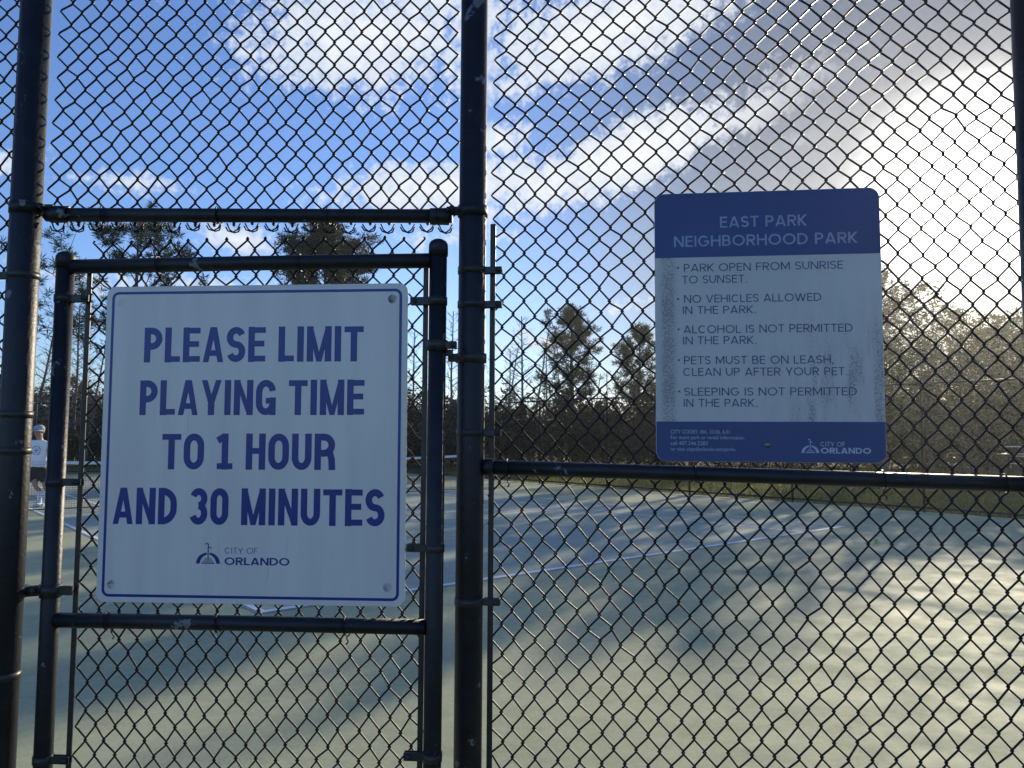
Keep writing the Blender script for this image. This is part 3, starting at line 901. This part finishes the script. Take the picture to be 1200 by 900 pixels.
import itertools
fine = MB()
for text, x0, x1, yb in (('CITY CODES 18A, 33.06, 6.01.', 784, 856, 509), ('For more park or rental information,', 784, 871, 515.5), ('call 407.246.2283', 784, 828, 522.3), ('or visit cityoforlando.net/parks.', 784, 861, 529)):
    me = small_text(text, fx2(pu(x0)), fz2(pv(yb)), 4.6 / 316.7 * H2_, M['pale_letter'], s2, (x1 - x0) / 265.5 * W2)
    fine.add([v.co[:] for v in me.vertices], [p.vertices[:] for p in me.polygons])
    bpy.data.meshes.remove(me)
fine.build('fine_print', M['pale_letter'], s2)
ink = Ink()
emblem(ink, fx2(pu(946.5)), fz2(pv(530.5)), .0175)
rule(ink, 'CITY OF', 958.5, 986, 523, 5.2, .13, .16); rule(ink, 'ORLANDO', 958.5, 1015, 531, 6.6, .2, .1)
o = ink.build('city_logo', M['pale_letter'], s2); o.location.y = -.0004
bolt(s2, fx2(pu(898)), fz2(pv(521.5)), .0062, -.0004)

# ------------------------------------------------------------------ tennis net
def court_thing(name, label, cat, u, v, **k): return thing(name, label, cat, court(u, v), CA, **k)
NL = 11.79 + .914 + .01
net = court_thing('tennis_net', 'tennis net with white top tape strung between posts across the court', 'net', -.914, 11.89)
def net_top(x): return .914 + (1.07 - .914) * abs(x - NL / 2) / (NL / 2)
mb = MB()
for x in (0, NL): mb.lathe([(.038, -.01), (.038, 1.06), (.030, 1.085), (.004, 1.09)], 16, (x, 0, 0)); mb.build('net_post', M['black'], net); mb = MB()
nv = int(NL / .05)
def bar_box(mb, p, q, w):
    mb.tube([p, q], w, 4, cap=False, smooth=False)
mb = MB()
for i in range(1, nv):
    x = i * NL / nv; bar_box(mb, (x, 0, .03), (x, 0, net_top(x) - .03), .0022)
for j in range(1, 20):
    k = j / 20
    mb.tube([(x, 0, .03 + (net_top(x) - .06) * k) for x in (.04, NL / 2, NL - .04)], .0022, 4, False, False)
mb.build('net_mesh', M['net'], net)
mb = MB()
for x0, x1 in ((.04, NL / 2), (NL / 2, NL - .04)):
    z0, z1 = net_top(x0), net_top(x1)
    V = [(x, y, z + dz) for (x, z) in ((x0, z0), (x1, z1)) for (y, dz) in ((-.007, -.065), (.007, -.065), (.010, -.01), (0, 0), (-.010, -.01))]
    mb.add(V, [(i, (i + 1) % 5, 5 + (i + 1) % 5, 5 + i) for i in range(5)] + [(4, 3, 2, 1, 0), (5, 6, 7, 8, 9)])
mb.build('top_tape', M['tape'], net)
mb = MB(); mb.tube([(.04, 0, .035), (NL / 2, 0, .028), (NL - .04, 0, .035)], .014, 6); mb.build('bottom_band', M['net'], net)
mb = MB(); mb.box(NL / 2, 0, .46, .05, .026, .91, None, .004); mb.build('centre_strap', M['tape'], net)

# ------------------------------------------------------------------ tennis ball
mb = MB()
V = []; F = []
n1, n2 = 12, 20
prof = [(.0335 * math.sin(math.pi * i / n1) + 1e-5, -.0335 * math.cos(math.pi * i / n1)) for i in range(n1 + 1)]
ballo = thing('tennis_ball', 'small bright green ball lying on the court beyond the baseline corner', 'ball', (5.67, 12.08, .0335))
mb.lathe(prof, n2); mb.build('felt_ball', M['ball'], ballo)
mb = MB(); pts = []
for i in range(49):
    t = i / 48 * 2 * math.pi; a_, b_ = .62, .38
    p = Vector((a_ * math.cos(t) + b_ * math.cos(3 * t), a_ * math.sin(t) - b_ * math.sin(3 * t), 2 * math.sqrt(a_ * b_) * math.sin(2 * t)))
    pts.append(tuple(p.normalized() * .0337))
mb.tube(pts, .0009, 5, False); mb.build('seam', M['tape'], ballo)

# ------------------------------------------------------------------ fences round the court
def line_fence(name, label, start, ang, n, step, H, skip=None):
    t = thing(name, label, 'fence', start, ang)
    V, Q = wires((0, step), .06, H - .02, .062, lambda z: .072, r=.0021, n=3, jitter=.002, seed=21, tip=False)
    me = big_mesh('far_mesh', V, Q, M['wire'], False)
    for i in range(n + 1):
        mb = MB(); mb.lathe([(.030, -.06), (.030, H + .01), (.024, H + .03), (.003, H + .035)], 10, (i * step, 0, 0)); mb.build('post', M['black'], t)
        if i < n:
            link('mesh_panel', me, t, (i * step, .03, 0))
            mb = MB(); mb.tube([(i * step, 0, H - .02), ((i + 1) * step, 0, H - .02)], .021, 8); mb.build('top_rail', M['black'], t)
            mb = MB(); mb.tube([(i * step, 0, .10), ((i + 1) * step, 0, .10)], .024, 8); mb.build('bottom_rail', M['black'], t)
    return t
FH = 2.86
line_fence('perimeter_fence', 'long chain link fence beside the right sideline of the court', court(U_FENCE, -3.05 * 3), CA + math.pi / 2, 12, 3.14, FH)
line_fence('perimeter_fence', 'far chain link fence behind the court and the net', court(-7, V_FAR), CA, 7, 3.155, FH)

# ------------------------------------------------------------------ the player
def skin_body(name, joints, edges, mat, parent, sub=2):
    """joints: name -> (x,y,z,r); one continuous skinned surface"""
    names = list(joints); idx = {n: i for i, n in enumerate(names)}
    me = bpy.data.meshes.new(name)
    me.from_pydata([joints[n][:3] for n in names], [(idx[a], idx[b]) for a, b in edges], [])
    o = bpy.data.objects.new(name, me); COL.objects.link(o)
    sk = o.modifiers.new('skin', 'SKIN'); sk.use_smooth_shade = True
    layer = me.skin_vertices[0] if me.skin_vertices else None
    if layer is None:
        dg = bpy.context.evaluated_depsgraph_get(); layer = me.skin_vertices[0]
    for i, n in enumerate(names):
        r = joints[n][3]; layer.data[i].radius = r if isinstance(r, tuple) else (r, r)
    layer.data[0].use_root = True
    ss = o.modifiers.new('sub', 'SUBSURF'); ss.levels = sub; ss.render_levels = sub
    dg = bpy.context.evaluated_depsgraph_get(); dg.update()
    out = bpy.data.meshes.new_from_object(o.evaluated_get(dg))
    bpy.data.objects.remove(o); bpy.data.meshes.remove(me)
    out.name = name; out.materials.clear(); out.materials.append(mat)
    out.polygons.foreach_set('use_smooth', [True] * len(out.polygons))
    return link(name, out, parent)


pl = thing('person', 'man in cap, white tee shirt and black shorts behind the net, looking down', 'person', (-10.53, 17.25, 0), rad(-4))
pl.scale = (.97, .97, .965)
# he faces the viewer (-Y); x to the right in the picture; weight on one leg, shin of the other drawn back
J = dict(pelvis=(0, 0, .96, .125), belly=(.005, -.015, 1.12, .120), chest=(.01, -.02, 1.33, .122), neck0=(.01, -.035, 1.52, .075), neck=(.01, -.06, 1.585, .058), head0=(.01, -.090, 1.655, .090), head=(.01, -.100, 1.74, .104), crown=(.01, -.085, 1.82, .060),
         shL=(-.185, -.02, 1.445, .068), elL=(-.29, .05, 1.17, .046), wrL=(-.30, -.02, .93, .031), haL=(-.295, -.04, .86, .036),
         shR=(.205, -.02, 1.445, .068), elR=(.29, .05, 1.17, .046), wrR=(.31, -.04, .94, .031), haR=(.305, -.06, .87, .036),
         hipL=(-.095, -.0, .90, .105), thL=(-.06, -.09, .68, .078), knL=(.0, -.13, .50, .058), caL=(.06, -.05, .36, .056), anL=(.035, .0, .10, .036), toL=(.02, -.16, .045, .036),
         hipR=(.095, 0, .90, .105), thR=(.14, -.02, .68, .078), knR=(.17, -.03, .50, .058), caR=(.18, .03, .36, .056), anR=(.18, .03, .10, .036), toR=(.20, -.13, .045, .036))
E_ = [('pelvis', 'belly'), ('belly', 'chest'), ('chest', 'neck0'), ('neck0', 'neck'), ('neck', 'head0'), ('head0', 'head'), ('head', 'crown'), ('chest', 'shL'), ('shL', 'elL'), ('elL', 'wrL'), ('wrL', 'haL'), ('chest', 'shR'), ('shR', 'elR'), ('elR', 'wrR'), ('wrR', 'haR'),
      ('pelvis', 'hipL'), ('hipL', 'thL'), ('thL', 'knL'), ('knL', 'caL'), ('caL', 'anL'), ('anL', 'toL'), ('pelvis', 'hipR'), ('hipR', 'thR'), ('thR', 'knR'), ('knR', 'caR'), ('caR', 'anR'), ('anR', 'toR')]
# nose and fingers grow out of the same skeleton
J['nose'] = (.01, -.220, 1.710, .017); E_.append(('head', 'nose'))
for side, sx in (('L', -1), ('R', 1)):
    hx, hy, hz, _ = J['ha' + side]
    for k, (dx_, dz_, ln_) in enumerate(((-.03, 0, .075), (-.010, .0, .085), (.010, .0, .082), (.03, 0, .066))):
        J[f'f{side}{k}'] = (hx + dx_, hy - .035, hz - ln_ * .6, .010); J[f'g{side}{k}'] = (hx + dx_ * .9, hy - .015, hz - ln_, .008)
        E_.append(('ha' + side, f'f{side}{k}')); E_.append((f'f{side}{k}', f'g{side}{k}'))
    J[f't{side}'] = (hx - sx * .045, hy - .03, hz - .02, .011); E_.append(('ha' + side, f't{side}'))
skin_body('body', J, E_, M['skin'], pl)
S = dict(hem=(0, 0, .80, (.215, .170)), waist=(0, -.008, 1.0, (.200, .155)), belly=(.005, -.015, 1.13, (.200, .158)), chest=(.01, -.02, 1.33, (.212, .150)), yoke=(.01, -.03, 1.47, (.150, .092)), collar=(.01, -.04, 1.53, (.080, .075)),
         shL=(-.185, -.02, 1.440, .098), slL=(-.255, .015, 1.23, .082), shR=(.205, -.02, 1.440, .098), slR=(.265, .015, 1.23, .082))
skin_body('tee_shirt', S, [('hem', 'waist'), ('waist', 'belly'), ('belly', 'chest'), ('chest', 'yoke'), ('yoke', 'collar'), ('chest', 'shL'), ('shL', 'slL'), ('chest', 'shR'), ('shR', 'slR')], M['shirt'], pl)
SH = dict(top=(0, 0, .96, (.190, .150)), seat=(0, -.01, .84, (.205, .160)), l0=(-.10, -.04, .74, .135), l1=(-.045, -.11, .53, .118), r0=(.115, -.02, .74, .135), r1=(.160, -.03, .53, .118))
skin_body('shorts', SH, [('top', 'seat'), ('seat', 'l0'), ('l0', 'l1'), ('seat', 'r0'), ('r0', 'r1')], M['shorts'], pl)
for sfx in 'LR':
    c, a, t = J['ca' + sfx], J['an' + sfx], J['to' + sfx]
    mb = MB(); top = [c[i] * .98 + (J['kn' + sfx][i] - c[i]) * .12 for i in range(3)]
    mb.tube([top, [c[i] * .55 + a[i] * .45 for i in range(3)], a[:3], (a[0], a[1], .07)], [.064, .055, .045, .046], 14); mb.build('sock', M['shirt'], pl)
    mb = MB()
    dx_, dy_ = t[0] - a[0], t[1] - a[1]; L = math.hypot(dx_, dy_); ux, uy = dx_ / L, dy_ / L
    mb.tube([(a[0] - ux * .075, a[1] - uy * .075, .045), (a[0] - ux * .05, a[1] - uy * .05, .055), (a[0], a[1], .062), (a[0] + ux * .09, a[1] + uy * .09, .050), (a[0] + ux * .17, a[1] + uy * .17, .040), (a[0] + ux * .21, a[1] + uy * .21, .034)], [.026, .046, .052, .046, .040, .020], 14); mb.build('shoe', M['shirt'], pl)
mb = MB()
hx, hy, hz = .01, -.093, 1.765
prof = [(.116, -.005), (.117, .02), (.112, .05), (.094, .085), (.061, .110), (.02, .120), (.002, .121)]
mb.lathe(prof, 22, (hx, hy + .005, hz))
for k in range(1):
    V = []; n = 14
    for i in range(n + 1):
        a = math.pi + math.pi * i / n
        for rr, dz_ in ((.110, .0), (.180 + .02 * math.sin(math.pi * i / n), -.035)):
            for th in (0, .006): V.append((hx + .96 * min(rr, .116 + .075 * math.sin(math.pi * i / n)) * math.cos(a), hy + rr * math.sin(a), hz + dz_ + th))
    F = []
    for i in range(n):
        b = i * 4
        F += [(b, b + 4, b + 6, b + 2), (b + 1, b + 3, b + 7, b + 5), (b + 2, b + 6, b + 7, b + 3), (b, b + 1, b + 5, b + 4)]
    mb.add(V, F, True)
mb.build('cap', M['cap'], pl)
mb = MB(); mb.lathe([(.090, -.075), (.098, -.03), (.100, .004)], 20, (hx, hy + .022, hz)); mb.build('hair', M['hair'], pl)
for sx in (-1, 1):
    mb = MB(); mb.lathe([(.006, -.006), (.012, 0), (.006, .006)], 8, (hx + sx * .036, hy - .102, 1.738), 'Y'); mb.build('eye', M['hair'], pl)
mb = MB(); mb.box(hx, hy - .090, 1.655, .05, .012, .010, None, .003); mb.build('mouth', M['print_red'], pl)
for sx in (-1, 1):
    mb = MB(); mb.lathe([(.003, -.008), (.024, -.004), (.026, .004), (.010, .008)], 12, (hx + sx * .106, hy + .01, 1.735), 'X'); mb.build('ear', M['skin'], pl)
mb = MB()                                                               # round printed badge on the chest
cxp, czp = .01, 1.29
for i in range(20):
    if i % 5 == 4: continue
    a0, a1 = 2 * math.pi * i / 20, 2 * math.pi * (i + .9) / 20
    mb.tube([(cxp + .098 * math.cos(a0), -.160 - .006 * math.cos(a0 * 2), czp + .098 * math.sin(a0)), (cxp + .098 * math.cos(a1), -.160 - .006 * math.cos(a1 * 2), czp + .098 * math.sin(a1))], .006, 6)
for k, wd in ((.035, .05), (0, .10), (-.034, .07)): mb.box(cxp, -.164, czp + k, wd, .006, .014, None, .002)
mb.build('shirt_print', M['print'], pl)

# ------------------------------------------------------------------ vegetation
def quads_from(C, A, B):
    """leaf quads: centres C, half axes A and B"""
    n = len(C)
    V = np.stack([C - A - B * .35, C - A * .1 - B, C + A, C - A * .1 + B], 1).reshape(-1, 3)
    return V, np.arange(4 * n).reshape(n, 4)


def unit(n, rs):
    v = rs.normal(size=(n, 3)); return v / np.linalg.norm(v, axis=1)[:, None]


def limb(mb, p, d, L, r, rs, n=5, droop=0.0, wob=.12, sides=5):
    pts = [np.array(p, float)]; d = np.array(d, float); d /= np.linalg.norm(d)
    for k in range(n):
        d = d + rs.normal(0, wob, 3) + np.array((0, 0, -droop)); d /= np.linalg.norm(d)
        pts.append(pts[-1] + d * L / n)
    mb.tube(pts, np.linspace(r, r * .25, n + 1), sides)
    return pts


def pine_data(name, H, seed, crown_from=.55, spread=2.2, tufts=420, trunk_r=.17, shape='round', blades=16, blade=.30):
    rs = np.random.RandomState(seed)
    mb = MB()
    lean = rs.normal(0, .02, 2)
    tp = [(lean[0] * z + .08 * math.sin(z * .6 + seed), lean[1] * z + .08 * math.cos(z * .5 + seed), z) for z in np.linspace(0, H * .96, 10)]
    mb.tube(tp, np.linspace(trunk_r, trunk_r * .22, 10), 8)
    TP = np.array(tp)
    ends = []
    nl = 30 if shape != 'open' else 17
    for i in range(nl):
        f = crown_from + (1 - crown_from) * (i + rs.rand()) / nl
        z = H * .96 * f; base = np.array([np.interp(z, TP[:, 2], TP[:, k]) for k in range(3)])
        k = (f - crown_from) / (1 - crown_from)
        if shape == 'round': reach = spread * math.sqrt(max(.02, 1 - ((k - .28) / .76) ** 2)) * rs.uniform(.58, 1.10)
        elif shape == 'open': reach = spread * (1.25 - .6 * k) * rs.uniform(.55, 1.15)
        else: reach = spread * (1.15 - .75 * k) * rs.uniform(.6, 1.1)
        a = i * 2.4 + rs.uniform(-.4, .4)
        up = rs.uniform(.05, .55) + k * .5
        pts = limb(mb, base, (math.cos(a), math.sin(a), up), reach, trunk_r * .26 * (1.1 - .6 * k), rs, 5, -.06)
        for q in pts[2:]: ends.append((q, .30))
        for s in range(5):
            t = rs.randint(2, 6); d = pts[t] - pts[t - 1]; d = d / np.linalg.norm(d) + rs.normal(0, .55, 3); d[2] += .3
            sub = limb(mb, pts[t], d, reach * rs.uniform(.25, .5), trunk_r * .08, rs, 3, -.04)
            ends += [(q, .32) for q in sub[1:]]
    ends.append((TP[-1], .4)); ends.append((TP[-1] + np.array((0, 0, .2)), .3))
    E0 = np.array([e[0] for e in ends]); sg = np.array([e[1] for e in ends])
    pick = rs.randint(0, len(E0), tufts)
    tc_ = E0[pick] + rs.normal(size=(tufts, 3)) * sg[pick][:, None] * .55
    D = unit(tufts * blades, rs); D[:, 2] = D[:, 2] * .8 + .22
    C = np.repeat(tc_, blades, 0) + D * blade * .5
    S = np.cross(D, unit(len(D), rs)); S /= np.linalg.norm(S, axis=1)[:, None] + 1e-9
    w = rs.uniform(.012, .024, (len(D), 1)); ll = blade * rs.uniform(.35, .65, (len(D), 1))
    V, Q = quads_from(C, D * ll, S * w)
    return mb, big_mesh(name, V, Q, M['needle'])


def leafy_data(name, H, W, seed, leaves, mat, trunk_r=.12, leaf=(.10, .035), stems=1, z0=.15, upright=.6, bottom_full=False):
    rs = np.random.RandomState(seed)
    mb = MB(); nodes = []
    for s in range(stems):
        a = s * 2.4 + rs.rand(); off = (0 if stems == 1 else W * .22)
        base = np.array((math.cos(a) * off, math.sin(a) * off, 0))
        hs = H * (1 if s == 0 else rs.uniform(.6, .95))
        tp = limb(mb, base, (rs.normal(0, .08), rs.normal(0, .08), 1), hs * .93, trunk_r * (1 if s == 0 else .7), rs, 9, 0, .05, 7)
        nl = int(22 * H / 6) + 8
        for i in range(nl):
            f = z0 + (1 - z0) * ((i + rs.rand()) / nl)
            idx = f * 9; k0 = min(8, int(idx)); p = tp[k0] * (1 - (idx - k0)) + tp[k0 + 1] * (idx - k0)
            prof = (1.0 - ((f - .38) / .68) ** 2) if not bottom_full else (1.05 - f ** 2 * .8)
            reach = W * .5 * max(.14, prof) * rs.uniform(.55, 1.2)
            a = i * 2.4 + rs.uniform(-.6, .6)
            pts = limb(mb, p, (math.cos(a), math.sin(a), upright * rs.uniform(.3, 1.4)), reach, trunk_r * .22, rs, 4, 0, .14, 4)
            nodes += [(q, reach * .17) for q in pts[1:]]
            for _ in range(4):
                t = rs.randint(1, 5); d = pts[t] - pts[t - 1]; d = d / np.linalg.norm(d) + rs.normal(0, .5, 3); d[2] += .35
                sub = limb(mb, pts[t], d, reach * rs.uniform(.3, .55), trunk_r * .06, rs, 3, 0, .1, 3)
                nodes += [(q, reach * .13) for q in sub[1:]]
    N0 = np.array([q[0] for q in nodes]); sg = np.array([q[1] for q in nodes])
    wt = rs.gamma(.9, 1, len(N0)); wt /= wt.sum()
    pick = rs.choice(len(N0), leaves, p=wt)
    C = N0[pick] + rs.normal(size=(leaves, 3)) * (sg[pick][:, None] * .8 + .05)
    C[:, 2] = np.maximum(C[:, 2], .05)
    D = unit(leaves, rs); D[:, 2] = D[:, 2] * .7 + .25
    S = np.cross(D, unit(leaves, rs)); S /= np.linalg.norm(S, axis=1)[:, None] + 1e-9
    k = rs.uniform(.6, 1.35, (leaves, 1))
    V, Q = quads_from(C, D * leaf[0] * k, S * leaf[1] * k)
    return mb, big_mesh(name, V, Q, mat)


def bare_data(H, seed, trunk_r=.12, spread=1.5, nl=54):
    rs = np.random.RandomState(seed)
    trunk = MB(); tw = MB()
    tp = limb(trunk, (0, 0, 0), (rs.normal(0, .03), rs.normal(0, .03), 1), H, trunk_r, rs, 12, 0, .025, 8)
    for i in range(nl):
        f = .18 + .80 * (i + rs.rand()) / nl
        idx = f * 12; k0 = min(11, int(idx)); p = tp[k0] * (1 - (idx - k0)) + tp[k0 + 1] * (idx - k0)
        reach = spread * (1.08 - f) ** .7 * rs.uniform(.5, 1.1) + .2
        a = i * 2.4 + rs.uniform(-.7, .7)
        pts = limb(tw, p, (math.cos(a), math.sin(a), rs.uniform(.2, .8)), reach, .028 * (1.15 - f) + .010, rs, 4, -.03, .12, 4)
        for _ in range(6):
            t = rs.randint(1, 5); d = pts[t] - pts[t - 1]; d = d / np.linalg.norm(d) + rs.normal(0, .45, 3); d[2] += .3
            s2_ = limb(tw, pts[t], d, reach * rs.uniform(.25, .6), .011, rs, 3, 0, .14, 3)
            if rs.rand() < .6:
                limb(tw, s2_[2], d + rs.normal(0, .5, 3), reach * .22, .008, rs, 2, 0, .1, 3)
    return trunk, tw


def place_tree(name, label, proto, x, y, sc_=1.0, rz=0.0, cat='tree', group=None, zs=1.0, z=-.05):
    t = thing(name, label, cat, (x, y, z), rz, group)
    t.scale = (sc_, sc_, sc_ * zs)
    link('trunk', proto[0], t); link('crown', proto[1], t)
    return t


def finish(mb_me, bark):
    mb, me = mb_me
    o = mb.build('trunk_data', M[bark]); tm = o.data; bpy.data.objects.remove(o)
    if isinstance(me, MB):
        o = me.build('twig_data', M['grey_bark']); me = o.data; bpy.data.objects.remove(o)
    return tm, me


P_round = finish(pine_data('round_pine', 11.0, 5, .54, 2.75, 2200, .20, 'round', 20), 'bark')
P_mid = finish(pine_data('mid_pine', 9.0, 15, .44, 1.85, 820, .19, 'round', 18), 'bark')
P_open = finish(pine_data('open_pine', 11.0, 12, .42, 4.4, 640, .20, 'open', 22, .34), 'bark')
P_tall = finish(pine_data('tall_pine', 12.0, 23, .55, 2.3, 620, .20, 'tall', 20), 'bark')
F_a = finish(leafy_data('feather_a', 10.0, 5.0, 31, 7000, M['feather'], .14, (.16, .030), 2, .12, .9), 'grey_bark')
F_b = finish(leafy_data('feather_b', 9.0, 5.6, 37, 6500, M['feather'], .14, (.17, .032), 3, .10, .9), 'grey_bark')
S_a = finish(leafy_data('shrub_a', 5.0, 5.0, 41, 6500, M['shrub'], .07, (.15, .055), 4, .04, .5, True), 'grey_bark')
S_b = finish(leafy_data('shrub_b', 4.4, 5.4, 43, 6500, M['shrub'], .07, (.15, .055), 4, .04, .5, True), 'grey_bark')
B_a = finish(bare_data(10.0, 51), 'grey_bark')
B_b = finish(bare_data(9.0, 57, .10, 1.2, 46), 'grey_bark')
rnd = random.Random(8)
def at_px(px, y): return (px - 600) / 901 * y

PINES = [  # column of sight (degrees of azimuth turned to metres at that depth), depth, prototype, scale, label
    (150, 33.0, P_open, 0.94, 'open crowned pine with bare forked limbs, above the upper left of the white gate sign'),
    (379, 40.0, P_round, 1.10, 'dense round crowned pine showing above the gate top rail'),
    (672, 45.0, P_mid, 1.0, 'bushy pine standing tall halfway between the middle post and the park rules sign'),
    (748, 46.0, P_mid, 0.90, 'smaller rounded pine partly hidden by the left edge of the park rules sign'),
    (812, 44.0, P_tall, .95, None), (880, 38.0, P_tall, .86, None), (945, 36.0, P_tall, .84, None), (1000, 35.0, P_tall, .84, None),
    (300, 50.0, P_tall, 0.66, None),
]
for i, (px, d, pr, s_, lab) in enumerate(PINES):
    place_tree('pine_tree', lab or 'pine in the belt of trees hidden behind the park rules sign', pr, at_px(px, d), d, s_, rnd.uniform(0, 6.3), group='pines beyond the courts')
BARE = [(20, 40, B_a, .98), (56, 41, B_b, 1.0), (88, 42, B_a, .88), (104, 39, B_b, .80), (530, 46, B_a, .92), (505, 48, B_b, .8), (588, 47, B_b, .84), (612, 44, B_a, .86), (622, 48, B_b, .98), (640, 50, B_a, .72), (598, 43, B_a, .66), (632, 44, B_b, .62), (655, 47, B_a, .6), (690, 46, B_b, .62), (712, 44, B_a, .55), (738, 47, B_b, .64), (760, 44, B_a, .5), (36, 38, B_b, .95), (72, 39, B_a, .86), (96, 44, B_a, .9), (112, 41, B_b, .8), (484, 46, B_a, .8), (518, 43, B_b, .75), (545, 47, B_a, .8), (700, 50, B_b, .70), (722, 49, B_a, .58), (-40, 41, B_a, 1.0), (575, 50, B_a, .7)]
BL = {4: 'bare leafless tree seen in the gap between gate and middle post', 8: 'tall bare leafless tree left of the bushy pine, reaching above its neighbours'}
for i, (px, d, pr, s_) in enumerate(BARE):
    lab = BL.get(i) or ('thin bare tree in the thicket between the gate and the middle post' if 400 < px < 560 else None) or ('bare leafless tree in the thicket at the left edge beside the left post' if px < 200 else 'thin bare tree in the thicket between middle post and park rules sign')
    place_tree('bare_tree', lab, pr, at_px(px, d), d, s_, rnd.uniform(0, 6.3), group='leafless trees beyond the courts')
FEATH = [(1062, 29, F_a, .84, 'tall feathery tree right beside the park rules sign, highest of the hazy trees'), (1172, 31, F_b, .84, 'broad feathery tree directly under the glaring sun'), (1115, 30, F_b, .70, 'lower feathery tree between the two taller ones under the sun'),
         (1228, 29, F_a, .70, 'feathery tree at the right edge of the view below the sun'), (1290, 31, F_b, .8, None), (1370, 31, F_a, .85, None), (1030, 36, F_b, .8, None), (905, 42, F_a, .85, None), (1200, 38, F_a, .8, None)]
for px, d, pr, s_, lab in FEATH:
    place_tree('feathery_tree', lab or 'feathery leaved tree in the back of the belt beyond the court', pr, at_px(px, d), d, s_, rnd.uniform(0, 6.3), group='feathery trees beyond the courts')
SHR = []
for k in range(27):
    px = -60 + k * 56
    SHR.append((px + rnd.uniform(-14, 14), 45 + rnd.uniform(-1.5, 2.5), rnd.uniform(.85, 1.2)))
for k in range(20):
    px = -20 + k * 72
    SHR.append((px + rnd.uniform(-20, 20), 41 + rnd.uniform(-1, 1.5), rnd.uniform(.48, .72)))
for i, (px, d, s_) in enumerate(SHR):
    place_tree('shrub', 'dark evergreen shrub in the thicket beyond the courts', S_a if i % 2 else S_b, at_px(px, d), d, s_, rnd.uniform(0, 6.3), 'shrub', 'shrubs of the thicket beyond the courts')

# grass blades on the strip between side fence and trees
rs = np.random.RandomState(3)
N = 42000
yy = 15 + rs.rand(N) ** 1.3 * 27; pxx = rs.uniform(420, 1500, N); xx = (pxx - 600) / 901 * yy
P2 = np.stack([xx, yy], 1) - CC; uu = P2 @ CN; vv = P2 @ CS
ok = (uu > U_FENCE + .3) | (vv > V_FAR + .3)
xx, yy = xx[ok], yy[ok]; n = len(xx)
C = np.stack([xx, yy, np.full(n, -.01)], 1); D = np.stack([rs.normal(0, .35, n), rs.normal(0, .35, n), np.ones(n)], 1); D /= np.linalg.norm(D, axis=1)[:, None]
S = np.stack([np.cos(t := rs.rand(n) * 6.3), np.sin(t), np.zeros(n)], 1)
hh = rs.uniform(.03, .075, (n, 1))
V, Q = quads_from(C + D * hh * .5, D * hh, S * .016)
tag(link('grass', big_mesh('grass', V, Q, M['grass'])), kind='stuff')

# ------------------------------------------------------------------ bleacher at the right, beyond the side fence
bl = thing('bleacher', 'small aluminium bleacher with plank seats beyond the fence at far right', 'bleacher', (17.45, 25.2, -.05), rad(8))
for r in range(4):
    z = .45 + r * .32; y = r * .55
    mb = MB(); mb.box(2.0, y, z, 4.2, .24, .04, None, .008); mb.build('seat_plank', M['alu'], bl)
    mb = MB(); mb.box(2.0, y + .25, z - .26, 4.2, .26, .035, None, .008); mb.build('foot_plank', M['alu'], bl)
for x in (.2, 2.0, 3.8):
    mb = MB()
    mb.tube([(x, -.05, .0), (x, 1.85, 1.32)], .03, 6); mb.tube([(x, 1.8, 0), (x, 1.8, 1.32)], .03, 6); mb.tube([(x, -.1, .03), (x, 1.9, .03)], .03, 6)
    for r in range(4): mb.tube([(x, r * .55, .03), (x, r * .55, .43 + r * .32)], .022, 6)
    mb.build('frame', M['bar'], bl)


# ------------------------------------------------------------------ scattering volume added to imitate sun glare over court and trees
hm = bpy.data.materials.new('glare_veil_air'); hm.use_nodes = True
hn = hm.node_tree
for n in list(hn.nodes): hn.nodes.remove(n)
pv_ = hn.nodes.new('ShaderNodeVolumePrincipled'); ho = hn.nodes.new('ShaderNodeOutputMaterial')
pv_.inputs['Color'].default_value = (.95, .95, .93, 1); pv_.inputs['Density'].default_value = .00065; pv_.inputs['Anisotropy'].default_value = .78
hn.links.new(pv_.outputs[0], ho.inputs['Volume'])
mb = MB(); mb.box(0, 34, 7.5, 150, 90, 17.1)
tag(mb.build('glare_veil', hm), kind='stuff')
